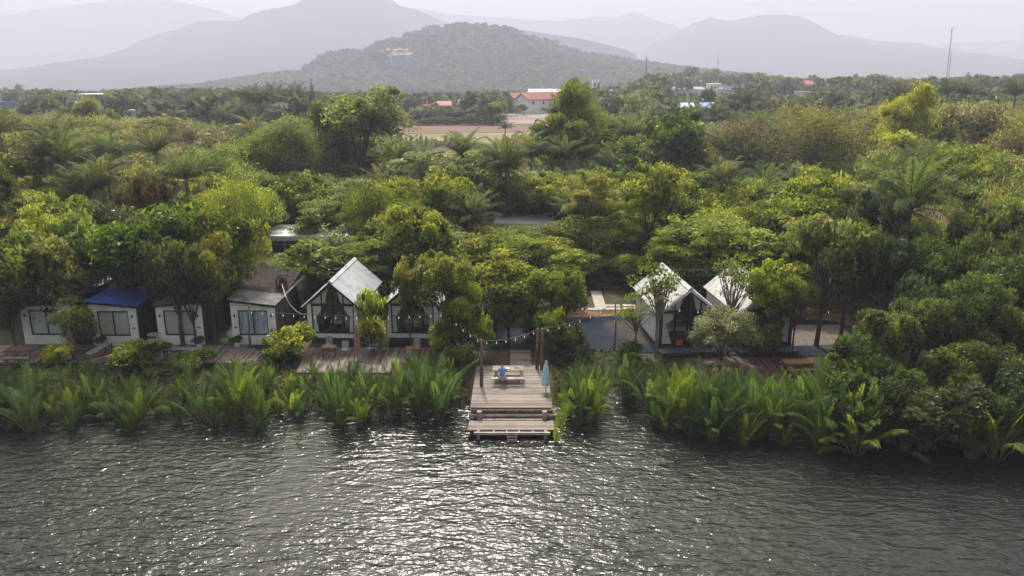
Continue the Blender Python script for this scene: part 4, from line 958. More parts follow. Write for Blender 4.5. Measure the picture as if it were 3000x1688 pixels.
HERO = [
 # kind, px, ytop, Y, Rpx, colour, label
 ('tall_tree', 1045, 260, 118, 138, 'soft', 'tall full-crowned green tree rising above the canopy just left of the brown field'),
 ('tall_tree', 955, 300, 121, 66, 'soft', 'slimmer green tree leaning on the left side of the tallest one'),
 ('feathery_tree', 830, 345, 112, 112, 'soft', 'broad soft green tree just left of the tall full-crowned tree'),
 ('feathery_tree', 735, 395, 108, 85, 'mid', 'dark soft-leaved tree between the row of far palms and the broad soft green tree'),
 ('tall_tree', 1708, 237, 118, 72, 'bright', 'tall pointed green tree standing in front of the red-roofed white hall'),
 ('mango_tree', 1672, 325, 116, 100, 'mid', 'full lower tree around the foot of the tall pointed tree'),
 ('tall_tree', 250, 290, 180, 40, 'autumn', 'yellow-green tree in front of the unfinished white block'),
 ('mango_tree', 318, 326, 182, 28, 'autumn', 'small yellow-green tree right beside the one before the unfinished white block'),
 ('feathery_tree', 505, 343, 170, 108, 'olive', 'wide rounded olive tree right of the brown dirt field'),
 ('tall_tree', 2670, 250, 120, 88, 'lime', 'bright lime tree standing out above the olive thicket'),
 ('mango_tree', 2640, 390, 112, 85, 'lime', 'lime green lower boughs below the bright lime tree'),
 ('feathery_tree', 2760, 425, 92, 150, 'mid', 'large feathery tree behind the big coconut palm'),
 ('mango_tree', 2850, 480, 86, 70, 'bright', 'rounded bright green tree at the edge of the feathery tree'),
 ('twiggy_tree', 2230, 328, 112, 130, 'brown', 'brownish twiggy tree with dry crown, nearer the fan palm'),
 ('twiggy_tree', 2400, 303, 114, 150, 'olive', 'big dull olive tree with bare dark limbs showing'),
 ('feathery_tree', 2540, 345, 140, 90, 'olive', 'dull olive tree between the bare-limbed one and the lime tree'),
 ('casuarina_tree', 1850, 275, 160, 50, 'grey', 'grey-green needle tree right of the tall pointed tree'),
 ('casuarina_tree', 1905, 262, 165, 45, 'grey', 'taller grey-green needle tree standing in front of the slim mast'),
 ('mango_tree', 1975, 328, 118, 105, 'deep', 'dark glossy tree before the pale blue roofs'),
 ('feathery_tree', 1800, 415, 128, 72, 'bright', 'domed light green tree at the foot of the needle trees'),
 ('acacia_tree', 700, 548, 74, 60, 'lime', 'fresh lime green tree with an upright tip behind the mango trees'),
 ('acacia_tree', 600, 560, 73, 80, 'lime', 'spreading lime green tree behind the brown-leaved tree'),
 ('acacia_tree', 790, 578, 86, 50, 'lime', 'lime green tree at the corner behind the flat white roof'),
 ('mango_tree', 405, 515, 72, 75, 'rust', 'dark brown-leaved tree standing over the left-hand canopy'),
 ('feathery_tree', 625, 432, 93, 140, 'soft', 'soft rounded green tree behind the lime green trees'),
 ('mango_tree', 430, 612, 59, 160, 'deep', 'huge dark green tree spreading over the blue-roofed cabin'),
 ('mango_tree', 640, 610, 60, 118, 'autumn', 'large olive-gold tree beside the shade net'),
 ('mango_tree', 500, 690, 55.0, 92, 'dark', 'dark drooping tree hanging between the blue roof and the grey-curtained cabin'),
 ('mango_tree', 548, 775, 54.9, 50, 'olive', 'low olive branch mass hanging over the roof edge of the grey-curtained cabin'),
 ('mango_tree', 600, 700, 56.2, 82, 'autumn', 'olive drooping bough over the roof of the grey-curtained cabin'),
 ('mango_tree', 255, 640, 60, 115, 'mid', 'green tree above the half-hidden blue roof at the end of the row'),
 ('mango_tree', 150, 700, 57, 110, 'olive', 'olive green tree covering the farthest white cabin'),
 ('mango_tree', 40, 690, 56, 110, 'mid', 'shaded tree at the very end of the boardwalk'),
 ('mangrove_tree', 10, 820, 54, 85, 'dark', 'low dark tree standing beside the slatted brown table'),
 ('sparse_tree', 190, 868, 53.6, 72, 'mid', 'thin-leaved tree in front of the farthest white cabin'),
 ('shrub', 225, 900, 53.2, 52, 'mid', 'leafy bush against the wall left of the blue-roofed cabin'),
 ('mango_tree', 1300, 735, 54.0, 88, 'autumn', 'gold-tipped leafy tree in front of the half-hidden gabled cabin'),
 ('mango_tree', 1195, 770, 54.9, 42, 'autumn', 'small gold-tipped tree covering the near roof edge of the half-hidden cabin'),
 ('mango_tree', 1350, 842, 53.0, 72, 'bright', 'bright low tree between the half-hidden cabin and the jetty'),
 ('acacia_tree', 1450, 740, 56.5, 110, 'bright', 'spreading fresh green tree above the jetty walkway'),
 ('mango_tree', 1560, 775, 57.5, 98, 'mid', 'rounded green tree above the two rear jetty poles'),
 ('mango_tree', 1655, 800, 56.2, 62, 'mid', 'shady green tree left of the dark paved yard'),
 ('acacia_tree', 1620, 700, 66, 110, 'bright', 'bright layered tree behind the paving slabs'),
 ('acacia_tree', 1375, 690, 64, 110, 'bright', 'bright layered tree behind the half-hidden cabin'),
 ('mango_tree', 1725, 735, 72.6, 72, 'bright', 'bright full tree closing the view behind the concrete path'),
 ('mango_tree', 1860, 745, 70.5, 66, 'bright', 'bright tree rising behind the left slope of the nearer dappled roof'),
 ('acacia_tree', 1780, 690, 75, 90, 'deep', 'deep green tree just beyond the concrete path'),
 ('shrub', 1090, 850, 55.2, 44, 'bright', 'slender leafy young tree between the two white framed cabins'),
 ('shrub', 1085, 930, 53.6, 45, 'bright', 'low leafy bush at the foot of the young tree between the cabins'),
 ('shrub', 850, 955, 52.6, 66, 'lime', 'yellow-green shrub filling the gap between the boardwalk and the river deck'),
 ('shrub', 815, 1010, 51.0, 48, 'mid', 'low green shrub below the yellow-green one at the end of the boardwalk'),
 ('shrub', 395, 1000, 50.6, 82, 'bright', 'round yellow-green bush in front of the blue-roofed cabin'),
 ('shrub', 165, 1008, 50.9, 46, 'lime', 'small bright lime shrub at the boardwalk edge beside the plum umbrella'),
 ('shrub', 160, 1085, 49.4, 62, 'mid', 'green shrub hanging below the boardwalk edge under the lime one'),
 ('shrub', 560, 1025, 50.3, 62, 'mid', 'grey-green bush in front of the long grey table'),
 ('shrub', 470, 1075, 49.5, 60, 'mid', 'low green bush right of the round yellow-green one'),
 ('mango_tree', 1490, 868, 56.0, 58, 'mid', 'shaded leafy tree over the far end of the jetty walkway'),
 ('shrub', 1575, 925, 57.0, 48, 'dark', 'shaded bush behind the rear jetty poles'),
 ('shrub', 1310, 945, 52.6, 52, 'mid', 'shady bush beside the light trunk left of the jetty'),
 ('shrub', 1400, 930, 52.8, 60, 'bright', 'leafy bush directly behind the thick jetty pole'),
 ('shrub', 1345, 1010, 50.8, 55, 'mid', 'low bush over the bank between the river deck and the jetty'),
 ('shrub', 1620, 905, 53.4, 58, 'mid', 'tall shady bush behind the light blue umbrella'),
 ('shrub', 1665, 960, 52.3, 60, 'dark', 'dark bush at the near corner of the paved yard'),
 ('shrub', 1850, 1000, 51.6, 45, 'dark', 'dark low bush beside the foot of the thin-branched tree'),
 ('sparse_tree', 1935, 775, 52.8, 98, 'mid', 'thin-branched tree whose leaves dapple the nearer zinc roof'),
 ('sparse_tree', 1868, 850, 53.2, 62, 'bright', 'light leafy sapling against the side wall of the nearer dappled cabin'),
 ('mangrove_tree', 2122, 905, 50.2, 98, 'grey', 'round grey-green bush standing between the two dappled cabins'),
 ('sparse_tree', 2150, 765, 53.4, 85, 'mid', 'thin dark-stemmed tree in front of the second dappled roof'),
 ('acacia_tree', 2345, 790, 53.2, 62, 'mid', 'smaller leafy tree leaning against the side of the olive dome tree'),
 ('mango_tree', 2290, 762, 52.6, 86, 'bright', 'olive-green dome tree hiding the front of the second dappled cabin'),
 ('shrub', 2235, 930, 52.6, 62, 'mid', 'leafy bush before the doors of the second dappled cabin'),
 ('mango_tree', 2430, 640, 55.0, 110, 'soft', 'tall dark-stemmed tree shading the pale gravel'),
 ('mango_tree', 2500, 660, 56.5, 105, 'mid', 'second dark-stemmed tree beside the pale gravel'),
 ('acacia_tree', 2120, 642, 67, 155, 'bright', 'wide bright layered tree behind the two dappled cabins'),
 ('acacia_tree', 2350, 680, 65, 100, 'mid', 'layered green tree behind the olive dome tree'),
 ('acacia_tree', 1960, 690, 66, 75, 'mid', 'green tree rising behind the ridge of the nearer dappled cabin'),
 ('sparse_tree', 2335, 478, 100, 42, 'grey', 'pale skeletal tree with a thin top standing in front of the brown thicket'),
 ('twiggy_tree', 1130, 700, 72, 75, 'brownleaf', 'tangle of bare brown twigs behind the clear-view gabled cabin'),
 ('sparse_tree', 985, 655, 72, 72, 'grey', 'pale grey-green tree in front of the flat white roofed house'),
 ('acacia_tree', 905, 765, 66.5, 50, 'mid', 'green tree standing right behind the black netting'),
]
for h_ in HERO:
    kind, px, yt, Y, Rp, col, lab = h_
    tpx(kind, px, yt, Y, Rp, col, lab, far=(Y > 135), cat='shrub' if kind == 'shrub' else 'tree')
PALMS = [
 (188, 500, 86, 1.15, 'big coconut palm with upright fronds over the left-hand canopy'), (240, 575, 80, .9, 'coconut palm with hanging brown fronds just below the big upright one'),
 (455, 455, 108, 1.1, 'coconut palm with one pale dead frond behind the brown-leaved tree'), (1165, 480, 106, 1.0, 'coconut palm left of a pair of bushy palms, below the brown field'),
 (1355, 465, 112, 1.1, 'coconut palm straight below the lone field palm'), (1555, 470, 112, 1.05, 'bushy coconut palm beside a twin, below the tall pointed tree'),
 (1655, 475, 110, 1.05, 'bushy coconut palm with orange fruit stalks, nearest the domed light green tree'), (1795, 500, 116, .9, 'small coconut palm in front of the domed light green tree'),
 (1385, 655, 79, .95, 'coconut palm standing alone over the middle of the near canopy'), (1690, 640, 84, .85, 'young coconut palm with upright fronds right of the white roof patch'),
 (1950, 625, 86, .85, 'young coconut palm with upright fronds among deep green mango crowns'), (2240, 650, 84, .8, 'low coconut palm beside the bright layered tree'),
 (2665, 620, 64, 1.35, 'largest coconut palm, with long wind-swept fronds, over the dark mangroves'), (2120, 450, 114, 1.0, 'coconut palm with a white dead frond curling over its side'),
 (1290, 540, 96, .85, 'coconut palm with pale broken fronds in the grove above the palm standing alone'),
]
for px, py, Y, sc, lab in PALMS: coconut(px, py - 8, Y, lab, sc * 1.08, group=None)
for i, (px, py, Y, sc) in enumerate([(565, 318, 235, 1.35), (612, 308, 240, 1.6), (655, 352, 200, 1.2), (705, 335, 215, 1.2), (735, 292, 245, 1.5), (768, 295, 240, 1.5), (808, 290, 250, 1.6), (868, 292, 245, 1.6), (945, 310, 240, 1.2)]):
    coconut(px, py, Y, 'distant coconut palm in the row left of the tall full-crowned tree', sc, .3, (.065, .085, .04), False, 'row of distant coconut palms left of the tallest tree')
for i, (px, py, Y, sc) in enumerate([(2185, 305, 215, 1.5), (2100, 345, 190, 1.1), (2150, 362, 185, 1.2), (2045, 345, 190, 1.1), (2250, 325, 215, 1.0), (2360, 320, 210, 1.1), (2450, 300, 215, 1.1), (2030, 352, 180, 1.0), (2630, 285, 190, 1.2), (2775, 275, 200, 1.2), (2830, 278, 200, 1.2), (2975, 280, 180, 1.3), (150, 325, 235, 1.5), (195, 345, 200, 1.0), (90, 335, 240, 1.1), (1480, 378, 235, .8)]):
    lb = {0: 'tall fan-headed palm standing clear above the pale roofs', 15: 'lone palm standing on the edge of the dry field', 11: 'dark palm at the far edge behind the yellow thicket', 12: 'dark palm between the red-roofed shed and the unfinished white block'}.get(i)
    if lb: coconut(px, py, Y, lb, sc, .2, (.06, .08, .035), False, None)
    elif px < 300: coconut(px, py, Y, 'small distant palm near the red-roofed shed', sc, .2, (.065, .085, .04), False, 'small distant palms near the red-roofed shed')
    elif px < 2600: coconut(px, py, Y, 'distant palm in front of the pale blue roofs or the town behind the brown thicket', sc, .2, (.065, .085, .04), False, 'distant palms in front of the pale roofs')
    else: coconut(px, py, Y, 'distant palm peeping over the yellow thicket beside the tall masts', sc, .2, (.065, .085, .04), False, 'distant palms below the tall masts')
# ---- nipa palms along the bank
NIPTOP = [(-60, 1070), (200, 1075), (350, 1100), (480, 1130), (600, 1090), (700, 1055), (760, 1040), (840, 1090), (950, 1080), (1100, 1062), (1230, 1022), (1330, 1035), (1385, 1100), (1610, 1050), (1700, 1035), (1800, 1025), (1900, 1065), (2050, 1075), (2200, 1070), (2330, 1095), (2440, 1060), (2520, 1030), (2650, 1050), (2800, 1120), (3060, 1180)]
rng = random.Random(21); cnt = 0
def nipa(x, y, ztop, label, group):
    f, top = NIPA[rng.randrange(6)]; k = rng.randrange(6); gz = max(-.35, ground_z(x, y)); s = max(.45, (ztop - gz) / top)
    t = empty('nipa_palm', (x, y, gz), rng.uniform(0, 6.28), label, 'palm', group); c = link_mesh('fronds', f, t); sw = s * rng.uniform(.6, .85)
    c.scale = (sw, sw, s); j = rng.uniform(.7, 1.2); l = rng.random()
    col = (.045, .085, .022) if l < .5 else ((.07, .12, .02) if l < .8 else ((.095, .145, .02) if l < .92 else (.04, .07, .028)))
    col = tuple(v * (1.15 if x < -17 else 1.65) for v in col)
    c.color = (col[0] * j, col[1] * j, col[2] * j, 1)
    if rng.random() < .3:
        d = link_mesh('dead_fronds', NIPAD[k], t); d.scale = (s * .85,) * 3; q = rng.random(); d.color = (.2, .13, .06, 1) if q < .5 else ((.13, .13, .03, 1) if q < .8 else (.3, .24, .15, 1))
    return t
for row, (dy, stepx, low, lowr) in enumerate([(-.8, 1.5, 60, 100), (.2, 1.0, 20, 70), (1.3, 1.15, 10, 60), (2.4, 1.2, 0, 50), (3.6, 1.4, 8, 40)]):
    x = -33 + row * .6
    while x < 34:
        xx = x + rng.uniform(-.5, .5); yy = shore(xx if not 4.6 < xx < 8.2 else 4.0) + dy + rng.uniform(-.4, .4); x += stepx * rng.uniform(.75, 1.25)
        if -3.55 < xx < 3.3: continue
        if 5.35 < xx < 7.5 and row < 3: continue
        if xx > 27 and rng.random() < .55: continue
        if xx > 21 and row > 1 and rng.random() < .4: continue
        px, _ = px_of(xx, yy, 2); yt = interp(px, NIPTOP) + low + rng.uniform(0, lowr) if rng.random() < .8 else interp(px, NIPTOP) - rng.uniform(0, 18)
        yt = max(yt, 0); p = atY(px, yt, yy); zt = min(p.z, 4.9)
        if zt < .9: continue
        if px < 620: reg = 'below the long boardwalk of the white fronted cabins'
        elif px < 1390: reg = 'between the boardwalk corner and the jetty'
        elif px < 1800: reg = 'between the jetty and the narrow inlet'
        elif px < 2440: reg = 'in front of the shaded brown deck'
        else: reg = 'at the foot of the dark mangrove trees'
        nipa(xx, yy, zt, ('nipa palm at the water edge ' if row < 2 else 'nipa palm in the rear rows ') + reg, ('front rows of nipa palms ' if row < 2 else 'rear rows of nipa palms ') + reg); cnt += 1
# special bright one at the jetty corner, floating frond stub, fallen fronds
p = at(1622, 1296, 0); t = empty('nipa_palm', (p.x + .1, p.y, -.3), 0, 'single bright lime frond rising from the water at the jetty corner', 'palm')
e_ = MB(); q = frond(np.random.default_rng(3), (0, 0, 0), R(60), R(80), 2.6, R(60), 40, .55, .08, .15, .3, e_, .5, .035, .15).reshape(-1, 3)
c = link_mesh('fronds', raw_mesh('lime_frond', q, len(q) // 4, np.full(len(q) // 4, .6), [M['frond'], M['stem']], e_), t); c.color = (.2, .3, .02, 1)
p = at(866, 1296, 0); t = empty('nipa_palm', (p.x, p.y, -.3), 0, 'short lime frond tip sticking out of the river on its own', 'palm')
c = link_mesh('fronds', bpy.data.meshes['lime_frond'], t); c.scale = (.55, .55, .5); c.rotation_euler = (0, 0, -1.0); c.color = (.2, .28, .02, 1)
# dead tan fronds hanging by the foot of the nearer dappled cabin
for i, (px, py, Y) in enumerate([(1905, 1075, 50.0), (1920, 1082, 49.6), (1868, 1065, 50.4)]):
    p = atY(px, py, Y); t = empty('dead_palm_clump', (p.x, Y, p.z - 1.1), i * 2.0, 'pale straw-coloured dead frond clump below the nearer dappled cabin', 'dead fronds', 'straw-coloured dead fronds below the dappled cabin')
    c = link_mesh('dead_fronds', NIPAD[1 + 2 * (i % 2)], t); c.scale = (.6, .6, .75); c.color = (.42, .34, .22, 1)
# ---- dark trees down to the water on the far right
rng = random.Random(31)
for Y, yt, st in ((40.6, 1125, 2.3), (43.2, 1000, 2.5), (46.2, 880, 2.8), (50, 770, 3.1), (54.5, 680, 3.5), (59.5, 600, 3.9)):
    X = (2560 if Y < 47 else 2520) ; x = (X - 1500) / FPX * Y * 1.06
    if Y > 49: x = 26.5
    while True:
        xx = x + rng.uniform(-.5, .5); px, _ = px_of(xx, Y, 4)
        if px > 3110: break
        x += st * rng.uniform(.8, 1.15)
        y2 = yt + rng.uniform(-35, 45) + (40 if px < 2650 and Y < 50 else 0); p = atY(px, y2, Y + rng.uniform(-.7, .7))
        band = 'in the water at the edge of' if Y < 42 else ('in the middle of' if Y < 51 else 'at the back of')
        tree('mangrove_tree', xx, p.y, rng.uniform(1.7, 2.4) * (1 if Y < 50 else 1.2), p.z, rng.choice([(.065, .1, .028), (.08, .115, .03), (.1, .14, .034), (.08, .125, .026), (.055, .09, .03)]), 'dark mangrove tree ' + band + ' the stand past the shaded deck', 'dark mangroves ' + band + ' the stand')
# ---- canopy: every tree its own object
PN = [(-100, 335), (60, 335), (180, 330), (350, 335), (420, 350), (520, 350), (640, 372), (760, 362), (900, 345), (1120, 420), (1160, 440), (1500, 432), (1590, 400), (1640, 330), (1780, 330), (1850, 350), (1950, 360), (2080, 365), (2180, 350), (2350, 330), (2480, 320), (2560, 310), (2640, 320), (2760, 300), (2900, 300), (3100, 300)]
ZONES = [(775, 900, 79, 735, 45), (900, 1050, 79, 696, 45), (1460, 1612, 88, 660, 50), (1990, 2035, 84, 648, 30), (1120, 1640, 225, 414, 0), (900, 1150, 116, 520, 0), (640, 900, 107, 500, 0), (1600, 1780, 115, 455, 0), (2610, 2730, 110, 430, 0), (2120, 2530, 108, 500, 0), (1880, 2070, 112, 455, 0), (420, 590, 165, 415, 0)]
ZONES += [(q[0] - 42 * q[3], q[0] + 42 * q[3], q[2] - 1, q[1] + 28, 0) for q in PALMS]
def zcap(px, Y, prof):
    y = interp(px, prof)
    for a, b, Yt, yb, mg in ZONES:
        if a - mg < px < b + mg and Y < Yt: y = max(y, yb)
    return atY(px, y, Y).z
rng = random.Random(77)
def region(px, Y):
    """kinds, colours, label words, group words"""
    r = rng.random()
    if Y > 118:
        if px < 420: return (rng.choice(['feathery_tree', 'twiggy_tree', 'feathery_tree']), rng.choice(['yellow', 'olive', 'tan', 'olive', 'autumn']), 'hazy yellow-olive tree of the dry thicket below the blue-roofed factory and the red-roofed shed', 'dry yellow-olive thicket trees')
        if px < 700: return (rng.choice(['feathery_tree', 'twiggy_tree', 'mango_tree']), rng.choice(['olive', 'tan', 'soft', 'olive', 'brown']), 'olive tree in the mixed thicket around the wide rounded olive tree', 'mixed thicket around the wide rounded olive tree')
        if px < 1150: return (rng.choice(['feathery_tree', 'mango_tree']), rng.choice(['soft', 'mid', 'mid', 'olive']), 'soft green tree massed around the tallest full-crowned tree', 'soft green trees around the tallest tree')
        if px < 1620: return (rng.choice(['shrub', 'shrub', 'acacia_tree']), rng.choice(['bright', 'soft', 'olive', 'grey']), 'low light green bush in the open scrub below the brown field', 'low bushes of the scrub below the brown field')
        if px < 2080: return (rng.choice(['mango_tree', 'feathery_tree']), rng.choice(['mid', 'soft', 'deep', 'olive']), 'green tree around the needle trees and dark glossy tree', 'green trees around the needle trees')
        if px < 2560: return (rng.choice(['twiggy_tree', 'twiggy_tree', 'feathery_tree']), rng.choice(['brown', 'olive', 'brown', 'olive']), 'dull brown-olive tree of the twiggy thicket', 'dull brown-olive twiggy thicket')
        return (rng.choice(['feathery_tree', 'twiggy_tree']), rng.choice(['yellow', 'olive', 'tan', 'yellow', 'autumn']), 'yellowish tree of the sunlit thicket beyond the lime tree', 'yellowish sunlit thicket')
    if Y > 88:
        if px < 520: return (rng.choice(['mango_tree', 'acacia_tree', 'feathery_tree']), rng.choice(['bright', 'soft', 'olive', 'yellow', 'olive']), 'green or olive tree around the big upright coconut palm', 'trees around the big upright coconut palm')
        if px < 1120: return (rng.choice(['mango_tree', 'feathery_tree']), rng.choice(['mid', 'dark', 'soft', 'mid']), 'mid green tree in the hollow below the broad soft green trees', 'trees in the hollow below the soft green trees')
        if px < 1700: return (rng.choice(['acacia_tree', 'mango_tree', 'acacia_tree']), rng.choice(['bright', 'soft', 'mid', 'grey']), 'green tree among the coconut palms in the middle of the grove', 'trees among the coconut palms of the grove')
        if px < 2330: return ('mango_tree', rng.choice(['deep', 'deep', 'bright', 'mid']), 'glossy deep green mango tree in the orchard in front of the brown thicket', 'deep green mango orchard')
        return (rng.choice(['mango_tree', 'feathery_tree', 'acacia_tree']), rng.choice(['mid', 'soft', 'olive', 'bright']), 'green tree below the lime and feathery trees', 'trees below the lime and feathery trees')
    if px < 420: return (rng.choice(['mango_tree', 'acacia_tree', 'acacia_tree']), rng.choice(['mid', 'bright', 'mid', 'olive', 'dark']), 'green tree in the near canopy behind the huge dark tree', 'near canopy behind the huge dark tree')
    if px < 900: return (rng.choice(['mango_tree', 'acacia_tree']), rng.choice(['mid', 'soft', 'olive', 'bright']), 'green tree behind the brown roof and its shade net', 'near canopy behind the brown roof')
    if px < 1500: return (rng.choice(['acacia_tree', 'acacia_tree', 'mango_tree']), rng.choice(['bright', 'grey', 'mid', 'autumn', 'soft', 'bright']), 'fresh green tree behind the white framed gabled cabins', 'near canopy behind the white framed cabins')
    if px < 1900: return (rng.choice(['acacia_tree', 'mango_tree']), rng.choice(['bright', 'bright', 'mid', 'olive']), 'bright green tree around the young coconut palms behind the paving slabs', 'near canopy behind the paving slabs')
    if px < 2480: return (rng.choice(['acacia_tree', 'mango_tree']), rng.choice(['bright', 'deep', 'mid', 'bright']), 'bright green tree behind the two dappled cabins', 'near canopy behind the dappled cabins')
    return (rng.choice(['mango_tree', 'mangrove_tree', 'acacia_tree']), rng.choice(['mid', 'dark', 'soft', 'olive', 'mid']), 'mixed green tree around the largest coconut palm', 'near canopy around the largest coconut palm')
Y = 62.5; ntree = 0; counts = {}
while Y < 235:
    step = 4.2 + (Y - 62) * .036; X = -.68 * Y - 4
    while X < .68 * Y + 4:
        x = X + rng.uniform(-.35, .35) * step; y = Y + rng.uniform(-.35, .35) * step; X += step * rng.uniform(.85, 1.15)
        px, _ = px_of(x, y, 5)
        if px < -110 or px > 3110: continue
        if y < 64 and 700 < px < 2600 and not 1050 < px < 1130: continue
        if 2.0 < x < 11.5 and y < 71.5: continue
        if 24 < x < 32 and y < 66: continue
        if y > 165 and 1150 < px < 1640: continue
        kind, col, lab, grp = region(px, y)
        nat = rng.uniform(5.0, 8.4) if y < 118 else rng.uniform(5.5, 11)
        if rng.random() < .2: nat += rng.uniform(1.5, 4)
        if y < 118 and kind != 'shrub' and rng.random() < .09: kind = rng.choice(['twiggy_tree', 'feathery_tree', 'twiggy_tree'])
        if kind == 'shrub': nat = rng.uniform(2, 3.8)
        if px > 2560 and y > 118: nat += 2
        if px < 300: nat += .8
        zt = min(.9 + nat, zcap(px, y, PN) - rng.uniform(0, .8))
        if zt < 2.2: continue
        h = zt - .9
        if kind not in ('shrub',) and h < 3.0: kind = 'shrub'
        Rw = (step * .62 + .25) * rng.uniform(.85, 1.2)
        if kind == 'shrub': Rw = min(Rw, h * 1.1)
        if counts.get(kind, 0) >= 290: kind = min(('mango_tree', 'acacia_tree', 'feathery_tree', 'mangrove_tree'), key=lambda k: counts.get(k, 0))
        counts[kind] = counts.get(kind, 0) + 1
        if kind == 'shrub': lab = lab.replace(' tree ', ' low bush ', 1) if ' tree ' in lab else lab; grp = 'low bushes of ' + grp
        kw = kind.replace('_', ' '); lab = lab.replace('low light green bush', 'light green ' + kw).replace(' tree ', ' ' + kw + ' ', 1); grp = kw + ' in ' + grp
        tree(kind, x, y, Rw, zt, col, lab, grp, far=(y > 100), cat='shrub' if kind == 'shrub' else 'tree'); ntree += 1
    Y += step * .86
print('canopy', ntree, counts)
# more coconut palms through the grove
for i in range(46):
    y = rng.uniform(72, 165); px = rng.uniform(-30, 3030); zt = min(zcap(px, y, PN) - 2.2, .9 + rng.uniform(7.5, 11))
    if zt < 4.2: continue
    _, py = px_of(atY(px, 500, y).x, y, zt); reg = ('over the left-hand canopy behind the white fronted cabins', 'in the hollow behind the gabled cabins', 'in the middle of the grove', 'behind the dappled cabins', 'around the feathery tree and largest palm')[min(4, max(0, int(px / 600)))]
    coconut(px, py, y, 'ordinary green coconut palm ' + reg, rng.uniform(.85, 1.2), .3, (.09, .12, .035), rng.random() < .4, 'ordinary coconut palms ' + reg)
for i in range(9):
    tpx('shrub', 1655 + i * 24, 835 - (i % 3) * 14, 71.8 + (i % 2) * .9, 34, ('bright', 'mid', 'olive')[i % 3], 'low leafy bush at the far end of the paving slabs', 'low bushes at the far end of the paving slabs', cat='shrub')
# row of dark saplings before the dry field
for i in range(17):
    px = 1160 + i * 14.5 + rng.uniform(-4, 4); 
    if i in (9, 13): continue
    tpx('casuarina_tree', px, 398 + rng.uniform(-4, 8) + (0 if i < 12 else 6), 212, 10, 'dark', 'dark pointed sapling in the row in front of the dry field', 'row of dark saplings before the dry field', far=True)
for i in range(14):
    px = 1185 + i * 20 + rng.uniform(-5, 5); tpx('mango_tree', px, 345 + rng.uniform(-12, 8), 292, rng.uniform(14, 20), 'dark', 'dark tree in the hedge row behind the brown field', 'dark hedge row behind the brown field', far=True)
for px, yt, Y, Rp, lab in ((1418, 262, 300, 30, 'rounded grey-green cone tree behind the brown field'), (1440, 300, 296, 38, 'low dark tree at the right end of the hedge row'), (1535, 306, 352, 16, 'small dark tree in front of the white hall doorway'), (1512, 312, 350, 15, 'small bush before the gable of the white hall'), (1610, 312, 340, 26, 'low green bush before the long side of the white hall')):
    tpx('casuarina_tree' if 'cone' in lab else 'mango_tree', px, yt, Y, Rp, 'grey' if 'cone' in lab else 'mid', lab, far=True)
tpx('casuarina_tree', 912, 237, 262, 12, 'dark', 'narrow dark spire-shaped tree above the row of far palms', far=True)
for px, yt, Y, Rp, lab in ((342, 273, 420, 20, 'dark round tree right of the unfinished white block'), (482, 273, 440, 22, 'dark round tree in the far woods above the grey house roofs'), (52, 245, 480, 16, 'thin-topped tree rising out of the far woods beside the blue-roofed factory'), (120, 268, 430, 18, 'rounded far tree behind the blue-roofed factory'),
        (855, 258, 430, 9, 'small dark tree standing clear in the far woods left of the spire-shaped tree'), (2072, 262, 330, 22, 'dark round tree behind the pale blue roofs'), (2145, 292, 260, 24, 'dark leafy tree just left of the fan-headed palm'), (2290, 222, 640, 38, 'wide umbrella-shaped tree on the far skyline before the pink house'), (2370, 222, 640, 24, 'round tree on the far skyline beside the pink house'),
        (2210, 214, 700, 30, 'rounded tree on the far skyline behind the white town blocks'), (2555, 219, 640, 50, 'widest domed tree on the far skyline'), (2835, 214, 700, 9, 'small twin-topped tree sticking up from the far skyline'), (2030, 197, 720, 24, 'highest clump of the far skyline beside the slim mast'), (2085, 203, 720, 24, 'rounded clump at the end of the higher far skyline'), (2980, 218, 560, 30, 'dark rounded tree at the end of the far skyline')):
    tpx('mango_tree' if 'thin' not in lab else 'sparse_tree', px, yt, Y, Rp, 'dark' if 'dark' in lab else 'mid', lab, far=True)
# ---- far woods, the forest on the near hill: nobody could count them
def blob_mesh(name, P, Rr, Hh, per, size, seed, col):
    rg = np.random.default_rng(seed); n = len(P)
    k = np.repeat(np.arange(n), per); d = unit(rg.normal(size=(n * per, 3))); d[:, 2] = np.abs(d[:, 2]) * 1.2 - .15
    c = P[k] + d * np.stack([Rr[k], Rr[k], Hh[k] * .5], 1) * rg.uniform(.6, 1, (n * per, 1)); c[:, 2] += Hh[k] * .5
    c, a, b = leaves(rg, c, 1.0, .5, .75); s = (size * Rr[k])[:, None]; a = a * s; b = b * s
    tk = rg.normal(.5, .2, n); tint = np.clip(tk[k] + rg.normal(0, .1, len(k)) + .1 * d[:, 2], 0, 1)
    o = link_mesh(name, quads(name, c, a, b, tint, [M['leaf']])); o.color = (*col, 1); tag(o, kind='stuff'); return o
PF = [(-200, 262), (0, 262), (250, 268), (330, 262), (470, 255), (560, 256), (700, 262), (1100, 275), (1500, 268), (1800, 252), (1880, 225), (1900, 207), (1960, 200), (2000, 199), (2100, 206), (2120, 214), (2200, 214), (2240, 222), (2300, 226), (2420, 228), (2460, 223), (2620, 228), (2700, 229), (2900, 221), (3000, 220), (3200, 218)]
FZ = [(1120, 1650, 285, 372), (1130, 1470, 300, 345), (1225, 1330, 330, 314), (1322, 1378, 380, 306), (1468, 1660, 372, 333), (1540, 1645, 430, 275), (1730, 1765, 600, 258), (1762, 1802, 480, 286), (1955, 2200, 520, 277), (1965, 2122, 300, 326), (2255, 2305, 430, 290), (2322, 2390, 430, 280), (2585, 2645, 420, 286), (2340, 2395, 560, 250), (-60, 90, 420, 316), (60, 115, 240, 352), (215, 330, 330, 322), (190, 228, 335, 312), (325, 435, 258, 352), (490, 550, 330, 316), (2470, 2525, 300, 312)]
rg = np.random.default_rng(5); P, RR, HH = [], [], []
